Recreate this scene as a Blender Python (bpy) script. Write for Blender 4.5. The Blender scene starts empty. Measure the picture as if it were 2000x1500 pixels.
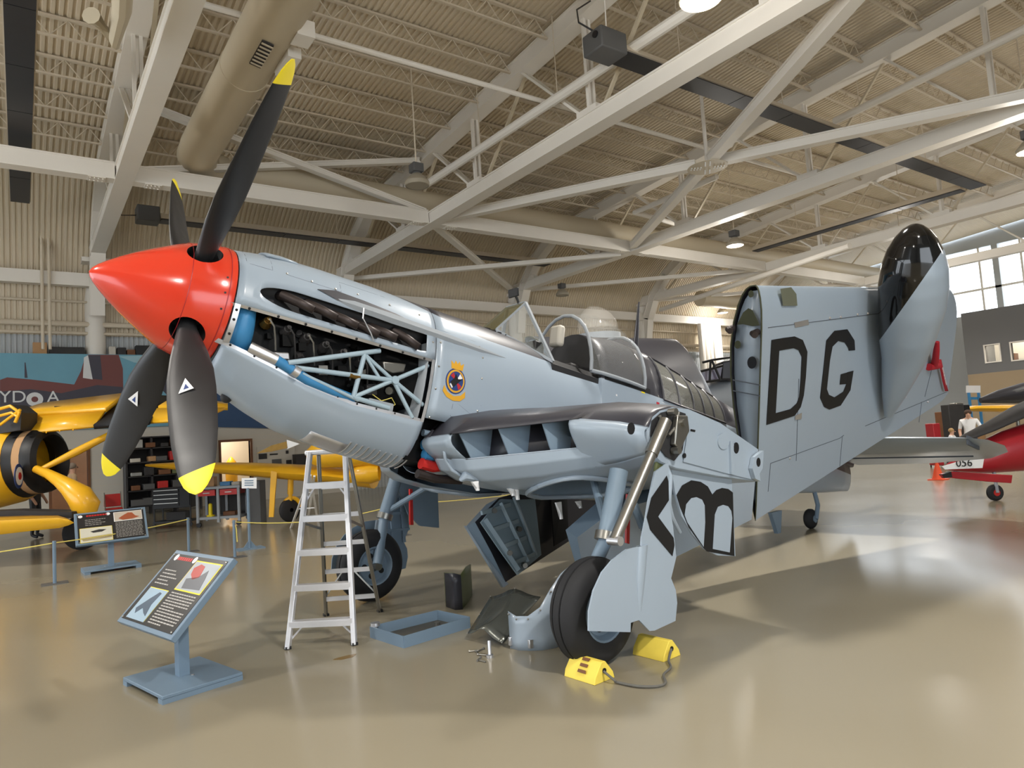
import bpy, bmesh, math, random
from mathutils import Vector, Matrix
random.seed(7)
R = math.radians
scene = bpy.context.scene
COL = scene.collection

# ---------------------------------------------------------------- camera, world, light, exposure
cam_data = bpy.data.cameras.new('camera')
cam_data.sensor_width = 36.0
cam_data.lens = 36.0 * 1357.1 / 2000.0
cam_data.clip_end = 300
cam = bpy.data.objects.new('camera', cam_data)
COL.objects.link(cam)
_r = Vector((0.8158, -0.5748, -0.0640)); _u = Vector((0.0090, -0.0980, 0.9951)); _b = -_r.cross(_u) * -1.0
_b = _r.cross(_u); _u = _b.cross(_r)
cam.matrix_world = Matrix(((_r.x, _u.x, _b.x, 0), (_r.y, _u.y, _b.y, 0), (_r.z, _u.z, _b.z, 1.75), (0, 0, 0, 1)))
scene.camera = cam

world = bpy.data.worlds.new('world'); scene.world = world; world.use_nodes = True
wn = world.node_tree.nodes; wn.clear()
wo = wn.new('ShaderNodeOutputWorld'); wb = wn.new('ShaderNodeBackground')
wb.inputs[0].default_value = (0.86, 0.93, 1.0, 1); wb.inputs[1].default_value = 2.5
world.node_tree.links.new(wb.outputs[0], wo.inputs[0])

vs = scene.view_settings
vs.view_transform = 'Standard'; vs.look = 'None'; vs.gamma = 1.0; vs.use_curve_mapping = False
vs.exposure = 0.75
LAMP_W = 1300.0

# ---------------------------------------------------------------- materials
def lin(c):
    c = c / 255.0
    return c / 12.92 if c <= 0.04045 else ((c + 0.055) / 1.055) ** 2.4
def rgb(r, g, b): return (lin(r), lin(g), lin(b), 1.0)
def mat(name, col, rough=0.5, metal=0.0, var=0.06, scale=3.0, bump=0.0, bscale=40.0, coat=0.0, trans=0.0, alpha=1.0, rvar=0.0, emit=None, estr=0.0, ior=1.45, spec=0.5):
    m = bpy.data.materials.new(name); m.use_nodes = True
    nt = m.node_tree; bs = nt.nodes['Principled BSDF']
    bs.inputs['Roughness'].default_value = rough; bs.inputs['Metallic'].default_value = metal
    bs.inputs['Coat Weight'].default_value = coat; bs.inputs['Coat Roughness'].default_value = 0.12
    bs.inputs['Transmission Weight'].default_value = trans; bs.inputs['Alpha'].default_value = alpha
    bs.inputs['IOR'].default_value = ior; bs.inputs['Specular IOR Level'].default_value = spec
    tc = nt.nodes.new('ShaderNodeTexCoord'); nz = nt.nodes.new('ShaderNodeTexNoise')
    nz.inputs['Scale'].default_value = scale; nz.inputs['Detail'].default_value = 5.0
    nt.links.new(tc.outputs['Object'], nz.inputs['Vector'])
    mx = nt.nodes.new('ShaderNodeMix'); mx.data_type = 'RGBA'
    c = rgb(*col)
    lo = tuple(v * (1 - var) for v in c[:3]) + (1,); hi = tuple(min(1, v * (1 + var)) for v in c[:3]) + (1,)
    mx.inputs[6].default_value = lo; mx.inputs[7].default_value = hi
    nt.links.new(nz.outputs[0], mx.inputs[0]); nt.links.new(mx.outputs[2], bs.inputs['Base Color'])
    if rvar:
        mr = nt.nodes.new('ShaderNodeMapRange'); mr.inputs[3].default_value = max(0.02, rough - rvar); mr.inputs[4].default_value = rough + rvar
        nt.links.new(nz.outputs[0], mr.inputs[0]); nt.links.new(mr.outputs[0], bs.inputs['Roughness'])
    if bump:
        n2 = nt.nodes.new('ShaderNodeTexNoise'); n2.inputs['Scale'].default_value = bscale; n2.inputs['Detail'].default_value = 3
        nt.links.new(tc.outputs['Object'], n2.inputs['Vector'])
        bp = nt.nodes.new('ShaderNodeBump'); bp.inputs['Strength'].default_value = bump; bp.inputs['Distance'].default_value = 0.02
        nt.links.new(n2.outputs[0], bp.inputs['Height']); nt.links.new(bp.outputs[0], bs.inputs['Normal'])
    if emit:
        bs.inputs['Emission Color'].default_value = rgb(*emit); bs.inputs['Emission Strength'].default_value = estr
    m.diffuse_color = c
    return m

M = {}
M['floor'] = mat('epoxy_floor', (139, 131, 112), 0.2, var=0.06, scale=0.35, rvar=0.06, bump=0.02, bscale=1.2)
M['deck'] = mat('painted_deck', (206, 193, 170), 0.55, var=0.07, scale=0.6)
M['beam'] = mat('painted_steel', (226, 221, 212), 0.5, var=0.04, scale=1.5)
M['joist'] = mat('painted_joist', (206, 194, 174), 0.55, var=0.05)
M['duct'] = mat('duct_paint', (196, 184, 160), 0.5, var=0.05, scale=1.0)
M['wallmetal'] = mat('wall_siding', (176, 180, 182), 0.55, var=0.06, scale=0.8)
M['block'] = mat('painted_block', (196, 190, 178), 0.6, var=0.05, scale=1.5, bump=0.05)
M['greywall'] = mat('grey_partition', (104, 104, 104), 0.6, var=0.05, scale=0.7)
M['tanwall'] = mat('tan_partition', (146, 128, 102), 0.6, var=0.05, scale=0.7)
M['heater'] = mat('heater_black', (46, 46, 50), 0.45, var=0.15)
M['heatbox'] = mat('heater_box_grey', (84, 84, 84), 0.5, var=0.1)
M['skygrey'] = mat('aircraft_light_grey', (154, 167, 180), 0.32, var=0.04, scale=2.0, rvar=0.06, coat=0.25)
M['seagrey'] = mat('aircraft_dark_grey', (50, 50, 57), 0.4, var=0.06, scale=2.0, coat=0.12)
M['bluegrey'] = mat('gear_blue_grey', (120, 138, 154), 0.42, var=0.09, scale=6.0)
M['red'] = mat('spinner_red', (214, 58, 34), 0.2, var=0.05, scale=3.0, coat=0.5)
M['black'] = mat('matt_black', (22, 22, 24), 0.5, var=0.2)
M['gloss'] = mat('gloss_black', (8, 8, 10), 0.08, var=0.1, coat=0.6)
M['blade'] = mat('propeller_black', (34, 34, 36), 0.42, var=0.12, scale=6.0, rvar=0.08)
M['yellow'] = mat('tip_yellow', (246, 224, 40), 0.45, var=0.05)
M['tyre'] = mat('tyre_rubber', (34, 34, 36), 0.75, var=0.2, scale=8, bump=0.05)
M['steel'] = mat('bare_steel', (150, 148, 142), 0.32, metal=0.9, var=0.12, scale=8, rvar=0.08)
M['alu'] = mat('aluminium', (205, 205, 208), 0.36, metal=0.85, var=0.08, scale=10, rvar=0.08)
M['ladder'] = mat('ladder_alu', (226, 226, 230), 0.36, metal=0.55, var=0.06, scale=12)
M['engine'] = mat('engine_black', (9, 9, 9), 0.5, var=0.4, scale=12, spec=0.15)
M['brass'] = mat('brass', (120, 92, 44), 0.35, metal=0.8, var=0.3, scale=14)
M['bluepipe'] = mat('blue_paint', (58, 128, 178), 0.4, var=0.15, scale=9)
M['exhaust'] = mat('exhaust_steel', (62, 54, 52), 0.45, metal=0.5, var=0.25, scale=9)
M['recess'] = mat('dark_recess', (40, 40, 42), 0.6, var=0.2)
M['glass'] = mat('perspex', (222, 228, 226), 0.04, var=0.02, alpha=0.09)
M['olive'] = mat('olive_primer', (98, 104, 66), 0.55, var=0.12, scale=6)
M['oliveglass'] = mat('armour_glass', (108, 104, 72), 0.1, var=0.05, alpha=0.6)
M['redtag'] = mat('red_cloth', (176, 34, 46), 0.7, var=0.1)
M['redpaint'] = mat('red_paint', (188, 40, 36), 0.4, var=0.1)
M['white'] = mat('white_paint', (232, 232, 232), 0.45, var=0.03)
M['seam'] = mat('panel_seam', (84, 90, 98), 0.6, var=0.1)
M['placard'] = mat('placard_blue_grey', (108, 128, 146), 0.45, var=0.06)
M['posterblack'] = mat('poster_black', (44, 42, 42), 0.3, var=0.1)
M['chock'] = mat('chock_yellow', (234, 208, 84), 0.6, var=0.08, scale=8)
M['rope'] = mat('grey_rope', (96, 94, 88), 0.8, var=0.2, scale=40)
M['yrope'] = mat('yellow_rope', (226, 208, 110), 0.7, var=0.1, scale=40)
M['yplane'] = mat('trainer_yellow', (236, 178, 34), 0.35, var=0.05, coat=0.3)
M['dark'] = mat('dark_grey_stuff', (46, 44, 44), 0.6, var=0.25, scale=6)
M['brown'] = mat('brown_wood', (112, 72, 44), 0.6, var=0.15, scale=5)
M['tan'] = mat('cardboard', (176, 138, 98), 0.75, var=0.08)
M['skin'] = mat('skin', (206, 160, 134), 0.6, var=0.05)
M['gold'] = mat('crest_gold', (214, 160, 44), 0.45, var=0.05)
M['navy'] = mat('crest_blue', (38, 62, 120), 0.45, var=0.05)
M['orange'] = mat('cone_orange', (232, 84, 44), 0.5, var=0.04)
M['darkred'] = mat('maroon_paint', (160, 30, 40), 0.35, var=0.05, coat=0.3)
M['silver'] = mat('silver_dope', (150, 156, 162), 0.4, var=0.05)
M['bearer'] = mat('bearer_paint', (158, 178, 190), 0.4, var=0.06, scale=6)
M['darkolive'] = mat('dark_olive', (64, 66, 46), 0.5, var=0.15, scale=8)
M['olivegrey'] = mat('lamp_window', (104, 107, 92), 0.2, var=0.08)
M['hoodglass'] = mat('hood_perspex', (206, 208, 204), 0.05, var=0.05, alpha=0.13)
M['pane'] = mat('perspex_painted_sheen', (188, 188, 180), 0.08, var=0.1, alpha=0.32)  # bright reflections on the observer panes put into pale colour and raised alpha
M['oilpan'] = mat('oily_pan', (70, 62, 46), 0.3, var=0.3, scale=9)
M['domed'] = mat('dark_domed_panel', (104, 106, 100), 0.24, metal=0.6, var=0.12, scale=5)
M['emit'] = mat('lamp_lens', (255, 250, 240), 0.4, emit=(255, 247, 235), estr=22.0)
M['lampgrey'] = mat('lamp_housing', (158, 150, 134), 0.4, var=0.05)
# ---------------------------------------------------------------- mesh helpers
class MB:
    def __init__(s): s.v = []; s.f = []; s.mi = []; s.m = 0
    def add(s, vs, fs):
        b = len(s.v); s.v += [tuple(v) for v in vs]
        for f in fs: s.f.append([b + i for i in f]); s.mi.append(s.m)
        return s
    def hexa(s, p):  # 8 points: bottom 4 ccw, top 4 ccw
        return s.add(p, [(3, 2, 1, 0), (4, 5, 6, 7), (0, 1, 5, 4), (1, 2, 6, 5), (2, 3, 7, 6), (3, 0, 4, 7)])
    def box(s, x0, x1, y0, y1, z0, z1):
        return s.hexa([(x0, y0, z0), (x1, y0, z0), (x1, y1, z0), (x0, y1, z0), (x0, y0, z1), (x1, y0, z1), (x1, y1, z1), (x0, y1, z1)])
    def bar(s, p, q, w, h, up=(0, 0, 1)):
        p = Vector(p); q = Vector(q); d = (q - p).normalized(); up = Vector(up)
        a = d.cross(up)
        if a.length < 1e-4: a = d.cross(Vector((1, 0, 0)))
        a.normalize(); b = a.cross(d).normalized(); a *= w / 2; b *= h / 2
        return s.hexa([p - a - b, q - a - b, q + a - b, p + a - b, p - a + b, q - a + b, q + a + b, p + a + b])
    def ring(s, c, d, r, n, ref=None, sx=1.0):
        d = Vector(d).normalized(); a = d.cross(Vector(ref) if ref else Vector((0, 0, 1)))
        if a.length < 1e-3: a = d.cross(Vector((1, 0, 0)))
        a.normalize(); b = d.cross(a)
        return [Vector(c) + (a * math.cos(t) * sx + b * math.sin(t)) * r for t in [2 * math.pi * i / n for i in range(n)]]
    def loft(s, rings, cap0=True, cap1=True, closed=True):
        n = len(rings[0]); vs = [p for r in rings for p in r]; fs = []
        for i in range(len(rings) - 1):
            for j in range(n if closed else n - 1):
                k = (j + 1) % n
                fs.append((i * n + j, i * n + k, (i + 1) * n + k, (i + 1) * n + j))
        if cap0: fs.append(tuple(range(n - 1, -1, -1)))
        if cap1: fs.append(tuple((len(rings) - 1) * n + j for j in range(n)))
        return s.add(vs, fs)
    def tube(s, p, q, r0, r1=None, n=12, cap=True):
        r1 = r0 if r1 is None else r1; d = Vector(q) - Vector(p)
        return s.loft([s.ring(p, d, r0, n), s.ring(q, d, r1, n)], cap, cap)
    def path(s, pts, r, n=8, cap=True):
        pts = [Vector(p) for p in pts]; rs = []
        d0 = (pts[1] - pts[0]).normalized(); a = d0.cross(Vector((0, 0, 1)))
        if a.length < 1e-3: a = d0.cross(Vector((1, 0, 0)))
        a.normalize()
        for i, p in enumerate(pts):
            d = (pts[min(i + 1, len(pts) - 1)] - pts[max(i - 1, 0)]).normalized()
            a = (a - d * a.dot(d)).normalized(); b = d.cross(a)
            rr = r[i] if isinstance(r, (list, tuple)) else r
            rs.append([p + (a * math.cos(t) + b * math.sin(t)) * rr for t in [2 * math.pi * k / n for k in range(n)]])
        return s.loft(rs, cap, cap)
    def lathe(s, c, d, prof, n=24, cap0=False, cap1=False):  # prof: (distance along d, radius)
        c = Vector(c); d = Vector(d).normalized()
        return s.loft([s.ring(c + d * t, d, max(r, 1e-4), n) for t, r in prof], cap0, cap1)
    def prism(s, poly, off):  # poly: 3d points in order; off: extrusion vector
        n = len(poly); off = Vector(off); a = [Vector(p) for p in poly]; b = [p + off for p in a]
        fs = [tuple(range(n - 1, -1, -1)), tuple(range(n, 2 * n))] + [(i, (i + 1) % n, n + (i + 1) % n, n + i) for i in range(n)]
        return s.add(a + b, fs)
    def grid(s, rows, skip=None):
        n = len(rows[0]); vs = [p for r in rows for p in r]; fs = []
        for i in range(len(rows) - 1):
            for j in range(n - 1):
                if skip and skip(i, j): continue
                fs.append((i * n + j, i * n + j + 1, (i + 1) * n + j + 1, (i + 1) * n + j))
        return s.add(vs, fs)
    def sphere(s, c, r, n=12, m=8, sz=1.0):
        c = Vector(c); rs = []
        for i in range(m + 1):
            t = math.pi * i / m; rr = max(math.sin(t), 1e-3) * r
            rs.append([c + Vector((math.cos(2 * math.pi * j / n) * rr, math.sin(2 * math.pi * j / n) * rr, -math.cos(t) * r * sz)) for j in range(n)])
        return s.loft(rs, False, False)
    def build(s, name, mats, parent=None, smooth=35, solid=0.0, bevel=0.0, fix=True):
        me = bpy.data.meshes.new(name); me.from_pydata(s.v, [], s.f)
        for m in (mats if isinstance(mats, (list, tuple)) else [mats]): me.materials.append(M[m] if isinstance(m, str) else m)
        for p, i in zip(me.polygons, s.mi): p.material_index = i
        bm = bmesh.new(); bm.from_mesh(me)
        bmesh.ops.remove_doubles(bm, verts=bm.verts, dist=1e-5)
        if fix: bmesh.ops.recalc_face_normals(bm, faces=bm.faces)
        bm.to_mesh(me); bm.free()
        if smooth:
            me.polygons.foreach_set('use_smooth', [True] * len(me.polygons)); me.set_sharp_from_angle(angle=R(smooth))
        o = bpy.data.objects.new(name, me); COL.objects.link(o)
        if parent: o.parent = parent
        if solid:
            md = o.modifiers.new('thickness', 'SOLIDIFY'); md.thickness = solid; md.offset = 0
        if bevel:
            md = o.modifiers.new('bevel', 'BEVEL'); md.width = bevel; md.segments = 2; md.limit_method = 'ANGLE'
        return o

def tag(o, label=None, cat=None, group=None, kind=None):
    if label: o['label'] = label
    if cat: o['category'] = cat
    if group: o['group'] = group
    if kind: o['kind'] = kind
    return o
def struct(o, label=None): return tag(o, label, None, None, 'structure')
def empty(name, loc=(0, 0, 0), rz=0.0):
    o = bpy.data.objects.new(name, None); COL.objects.link(o); o.location = loc; o.rotation_euler = (0, 0, rz)
    o.empty_display_size = 0.2
    return o
def thing(name, label, cat, loc=(0, 0, 0), rz=0.0, group=None): return tag(empty(name, loc, rz), label, cat, group)
def copy_tree(o, parent=None):
    c = o.copy(); COL.objects.link(c); c.parent = parent
    for ch in list(o.children): copy_tree(ch, c)
    return c
def text(name, s, size, mat_, parent, mw, ext=0.001, align='CENTER', sx=1.0):
    cu = bpy.data.curves.new(name, 'FONT'); cu.body = s; cu.size = size; cu.extrude = ext; cu.align_x = align; cu.align_y = 'CENTER'
    o = bpy.data.objects.new(name, cu); COL.objects.link(o)
    dg = bpy.context.evaluated_depsgraph_get(); me = bpy.data.meshes.new_from_object(o.evaluated_get(dg))
    bpy.data.objects.remove(o); me.materials.clear(); me.materials.append(M[mat_])
    me.transform(mw @ Matrix.Diagonal((sx, 1, 1, 1)))
    o = bpy.data.objects.new(name, me); COL.objects.link(o)
    if parent: o.parent = parent
    return o
def frame(o, x, y):  # matrix with origin o, text x axis, text y axis
    x = Vector(x).normalized(); z = x.cross(Vector(y)).normalized(); y = z.cross(x)
    return Matrix(((x.x, y.x, z.x, o[0]), (x.y, y.y, z.y, o[1]), (x.z, y.z, z.z, o[2]), (0, 0, 0, 1)))
def lerp(a, b, t): return a + (b - a) * t
def interp(tab, x):
    if (tab[0][0] > tab[-1][0]): tab = tab[::-1]
    if x <= tab[0][0]: return tab[0][1:]
    for a, b in zip(tab, tab[1:]):
        if x <= b[0]:
            t = (x - a[0]) / (b[0] - a[0]); return tuple(lerp(p, q, t) for p, q in zip(a[1:], b[1:]))
    return tab[-1][1:]
def smooth_pts(ps, n=5):
    out = []
    for i in range(len(ps) - 1):
        p0, p1, p2, p3 = ps[max(i - 1, 0)], ps[i], ps[i + 1], ps[min(i + 2, len(ps) - 1)]
        for k in range(n):
            t_ = k / n; out.append(.5 * ((2 * p1) + (p2 - p0) * t_ + (2 * p0 - 5 * p1 + 4 * p2 - p3) * t_ ** 2 + (3 * p1 - p0 - 3 * p2 + p3) * t_ ** 3))
    return out + [ps[-1]]
# ---------------------------------------------------------------- pixel -> place (2000x1500 photograph frame, used to lay the place out on known planes)
CPOS = Vector((0, 0, 1.75))
def ray(x, y): return _r * (x - 1000.0) - _u * (y - 750.0) - _b * 1357.1
def GND(x, y, z=0.0):
    d = ray(x, y); return CPOS + d * ((z - 1.75) / d.z)
def AY(x, y, Y):
    d = ray(x, y); return CPOS + d * (Y / d.y)
def AX(x, y, X):
    d = ray(x, y); return CPOS + d * (X / d.x)

# ---------------------------------------------------------------- setting
XW0, XW1, YW0, YW1 = -14.0, 44.0, -13.0, 27.0
mb = MB(); mb.box(XW0 - 1, XW1 + 1, YW0 - 1, YW1 + 1, -0.3, 0.0)
struct(mb.build('floor', 'floor'), 'glossy beige epoxy hangar floor')

def zdeck(y): return 12.55 - 0.07 * y
PITCH, DEP = 0.15, 0.04
def deck_mesh(profile, x0, x1):   # profile: list of (y, z, ny, nz) inward normal
    mb = MB(); rows = []; n = int((x1 - x0) / PITCH)
    for (y, z, ny, nz) in profile:
        row = []
        for i in range(n):
            x = x0 + i * PITCH
            for dx, d in ((0, 0), (0.05, 0), (0.068, DEP), (0.132, DEP)): row.append((x + dx, y + ny * d, z + nz * d))
        rows.append(row)
    mb.grid(rows); return mb
prof = [(y, zdeck(y), 0, -1) for y in (YW0, 5, 22)]
for i in range(1, 10):
    a = R(90 - i * 10); prof.append((22 + 5 * math.cos(a), 6.01 + 5 * math.sin(a), -math.cos(a), -math.sin(a)))
struct(deck_mesh(prof, XW0, XW1).build('ceiling', 'deck', smooth=20, fix=False), 'corrugated metal roof deck curving down to the eaves')
wbk = struct(deck_mesh([(27, 6.01, -1, 0), (27, 0, -1, 0)], 11.0, XW1).build('wall_back', 'wallmetal', smooth=20, fix=False), 'pale ribbed metal siding of the back wall')
deck_mesh([(27, 6.01, -1, 0), (27, 5.2, -1, 0)], XW0, 11.0).build('siding_above_mural', 'wallmetal', wbk, smooth=20, fix=False)

mb = MB()
mb.box(XW0 - .3, XW0, YW0, -2, 0, 13.6); mb.box(XW0 - .3, XW0, 20, YW1, 0, 13.6); mb.box(XW0 - .3, XW0, -2, 20, 6.2, 13.6)
struct(mb.build('wall_left', 'wallmetal'), 'end wall with the wide open hangar door')
mb = MB()
mb.box(XW0, -6, YW0 - .3, YW0, 0, 13.6); mb.box(9, XW1, YW0 - .3, YW0, 0, 13.6); mb.box(-6, 9, YW0 - .3, YW0, 6.2, 13.6)
struct(mb.build('wall_front', 'wallmetal'), 'hangar front wall with wide open doors')
mb = MB()
mb.box(XW1, XW1 + .3, YW0, YW1, 0, 6.9); mb.box(XW1, XW1 + .3, YW0, YW1, 10.6, 13.6)
mb.box(XW1, XW1 + .3, YW0, 7, 6.9, 10.6)
for y in (8, 15, 22, 26.7): mb.box(XW1, XW1 + .3, y, y + .3, 6.9, 10.6)
struct(mb.build('wall_right', 'wallmetal'), 'far end wall under the clerestory')
win = MB(); win.box(XW1 + .1, XW1 + .14, YW0, YW1, 6.9, 10.6)
w1 = struct(win.build('window_1', 'glass'), 'bright clerestory glazing')
for k in range(0, 40, 2):
    f = MB(); f.box(XW1 + .02, XW1 + .1, YW0 + k + .9, YW0 + k + 1.0, 6.9, 10.6); f.build('mullion', 'beam', w1)
f = MB(); f.box(XW1 + .0, XW1 + .1, YW0, YW1, 8.2, 8.32); f.build('transom', 'beam', w1)
# partition room in front of the far end wall, with two small windows
def rect_wall(mb, X, y0, y1, z0, z1, holes, t=0.2):
    ys = sorted({y0, y1, *[h[0] for h in holes], *[h[1] for h in holes]}); zs = sorted({z0, z1, *[h[2] for h in holes], *[h[3] for h in holes]})
    for a, b in zip(ys, ys[1:]):
        for c, d in zip(zs, zs[1:]):
            if any(a >= h[0] - 1e-6 and b <= h[1] + 1e-6 and c >= h[2] - 1e-6 and d <= h[3] + 1e-6 for h in holes): continue
            mb.box(X, X + t, a, b, c, d)
holes = []
for (u0, u1, v0, v1) in ((1925, 1953, 674, 706), (1976, 2006, 668, 702)):
    p = AX(u0, (v0 + v1) / 2, 40); q = AX(u1, (v0 + v1) / 2, 40); t_ = AX((u0 + u1) / 2, v0, 40).z; b_ = AX((u0 + u1) / 2, v1, 40).z
    holes.append((q.y, p.y, b_, t_))
mb = MB(); rect_wall(mb, 40, -10, 15.6, 3.4, 6.6, holes); mb.box(40.2, 44, 15.4, 15.6, 0, 6.6)
mb.m = 1; rect_wall(mb, 40, -10, 15.6, 0, 3.4, [])
struct(mb.build('wall_partition', ['greywall', 'tanwall']), 'dark grey and tan two storey office partition')
for i, h in enumerate(holes):
    f = MB(); f.box(40.3, 40.32, h[0], h[1], h[2], h[3])
    w_ = struct(f.build('window_%d' % (i + 2), 'glass'), 'small lit office window in the grey partition')
    f = MB()
    for (a, b, c, d) in ((h[0] - .06, h[0], h[2] - .06, h[3] + .06), (h[1], h[1] + .06, h[2] - .06, h[3] + .06), (h[0], h[1], h[2] - .06, h[2]), (h[0], h[1], h[3], h[3] + .06)): f.box(39.95, 40.0, a, b, c, d)
    f.build('window_frame', 'beam', w_)
    f = MB(); f.box(42.0, 42.6, h[0] + .1, h[1] - .2, h[2] - .3, h[2] + .42); tag(f.build('office_cabinet', 'brown' if i == 0 else 'redpaint'), ('brown wooden' if i == 0 else 'dark red') + ' cabinet seen through the ' + ('left' if i == 0 else 'right') + ' office window', 'cabinet')
mb = MB(); mb.box(43.2, 43.3, -10, 15.4, 3.4, 6.6); struct(mb.build('wall_office', 'block'), 'pale inner office wall')
la = bpy.data.lights.new('office_light', 'POINT'); la.energy = 260; la.color = (1, .93, .8); la.shadow_soft_size = .3
lo = bpy.data.objects.new('office_light', la); lo.location = (41.4, 13.6, 5.9); COL.objects.link(lo)
mb = MB(); mb.box(40.2, 44, -10, 15.6, 6.45, 6.6); struct(mb.build('ceiling_office', 'block'), 'office ceiling')

# lower block wall with mural above it on the left, ledge on top
YL = 26.5
def xwall(mb, Y, x0, x1, z0, z1, hs, t):
    xs = sorted({x0, x1, *[h[0] for h in hs], *[h[1] for h in hs]}); zs = sorted({z0, z1, *[h[2] for h in hs], *[h[3] for h in hs]})
    for a, b in zip(xs, xs[1:]):
        for c, d in zip(zs, zs[1:]):
            if any(a >= h[0] - 1e-6 and b <= h[1] + 1e-6 and c >= h[2] - 1e-6 and d <= h[3] + 1e-6 for h in hs): continue
            mb.box(a, b, Y, Y + t, c, d)
DR = (AY(431, 862, YL).x, AY(488, 862, YL).x, 0, 2.2)
DL = (AY(100, 870, YL).x, AY(170, 870, YL).x, 0, 2.15)
mb = MB(); xwall(mb, YL, -12, 11, 0, 2.86, [DR, DL], 0.2); mb.box(-12, 11, YL, 27, 5.2, 5.32)
# block courses as shallow relief
lw = struct(mb.build('wall_lower', 'block'), 'painted concrete block wall with doorways under the mural')
bl = MB(); 
for zz in [0.2 * k for k in range(1, 14)]: 
    for (a, b) in ((-12, DL[0]), (DL[1], DR[0]), (DR[1], 11)): bl.box(a + .08, b - .08, YL - .004, YL, zz - .004, zz + .004)
bl.build('mortar_joints', 'deck', lw)
for i, d in enumerate((DR, DL)):
    f = MB()
    for (a, b, c, e) in ((d[0] - .08, d[0], 0, 2.28), (d[1], d[1] + .08, 0, 2.28), (d[0], d[1], d[3], d[3] + .08)): f.box(a, b, YL - .04, YL + .22, c, e)
    struct(f.build('door_%d' % (i + 1), 'brown'), 'brown framed open doorway in the block wall')
f = MB(); f.box(DR[0] - .8, DR[1] + 1.2, 29.2, 29.3, 0, 2.8); f.box(DR[0] - .9, DR[0] - .8, YL + .2, 29.2, 0, 2.8); f.box(DR[1] + 1.2, DR[1] + 1.3, YL + .2, 29.2, 0, 2.8); f.box(DR[0] - .9, DR[1] + 1.3, YL + .2, 29.3, 2.8, 2.9); f.box(DR[0] - .9, DR[1] + 1.3, YL + .2, 29.3, -.1, 0.0)
struct(f.build('wall_backroom', 'block'), 'lit back room behind the doorway')
la = bpy.data.lights.new('backroom_light', 'POINT'); la.energy = 70; la.color = (1, .85, .66); la.shadow_soft_size = .3
lo = bpy.data.objects.new('backroom_light', la); lo.location = (DR[0] + .4, 28.0, 2.5); COL.objects.link(lo)
f = MB(); f.lathe((DR[1] - .28, 28.2, 0), (0, 0, 1), [(0, .16), (.3, .2), (1.0, .22), (1.45, .18), (1.62, .06), (1.66, 0.01)], 14)
tag(f.build('hanging_coveralls', 'yplane'), 'yellow coveralls hanging inside the lit doorway', 'clothing')
f = MB(); f.box(DL[0] - .2, DL[1] + .2, 28.0, 28.1, 0, 2.6); struct(f.build('wall_sideroom', 'brown'), 'brown room behind the left doorway')

# mural
mu = MB(); mu.box(-12, 11, YL - .08, YL + .2, 2.86, 5.32)
MM = {}
for k, c in dict(sky=(104, 158, 178), maroon=(112, 62, 58), dk=(62, 60, 72), wh=(214, 216, 216), deep=(44, 74, 112), pale=(150, 186, 196)).items(): M['mural_' + k] = mat('mural_' + k, c, .5, var=.1, scale=1.4)
mur = struct(mu.build('trim_1', 'mural_sky'), 'long painted aviation mural above the block wall')
def mural_poly(name, pts, m, d=.004):
    P = [AY(x, y, YL - .081 - d) for x, y in pts]; b = MB(); b.prism(P, (0, d, 0)); return b.build(name, m, mur, smooth=0)
mural_poly('painted_fuselage', [(0, 742), (14, 737), (60, 741), (145, 751), (158, 725), (165, 700), (172, 693), (232, 693), (240, 720), (241, 766), (236, 774), (200, 780), (0, 812)], 'mural_maroon', .004)
mural_poly('painted_dark_flank', [(0, 765), (60, 760), (120, 768), (190, 752), (240, 756), (238, 776), (120, 800), (0, 815)], 'mural_dk', .006)  # dark lower part of the aircraft pictured in the mural
mural_poly('painted_fin_flash', [(162, 738), (164, 698), (172, 694), (181, 741)], 'mural_wh', .008)
mural_poly('painted_fin_flash', [(181, 740), (172, 694), (196, 694), (200, 742)], 'mural_dk', .008)
mural_poly('painted_mast', [(48, 738), (48, 708), (50, 708), (54, 738)], 'mural_dk', .006)
c0 = AY(68, 780, YL - .09)
for rr, mm_, dd in ((.30, 'mural_dk', .010), (.22, 'mural_wh', .013), (.09, 'mural_maroon', .016)):
    b = MB(); b.tube(c0 - Vector((0, dd, 0)), c0 + Vector((0, .02, 0)), rr, n=20); b.build('painted_roundel', mm_, mur)
for ch, (px, py) in (('Y', (10, 776)), ('D', (37, 776)), ('A', (104, 776))):
    p = AY(px, py, YL - .1); text('painted_letter', ch, .52, 'mural_wh', mur, frame(p, (1, 0, 0), (0, 0, 1)), .004, sx=1.0)
mural_poly('painted_sea', [(285, 780), (420, 760), (600, 760), (600, 838), (420, 834), (285, 815)], 'mural_deep', .004)
mural_poly('painted_cloud', [(232, 696), (290, 694), (300, 712), (262, 708)], 'mural_pale', .006)
mural_poly('painted_wing', [(300, 745), (345, 720), (420, 735), (415, 765), (330, 775)], 'mural_dk', .007)

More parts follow.
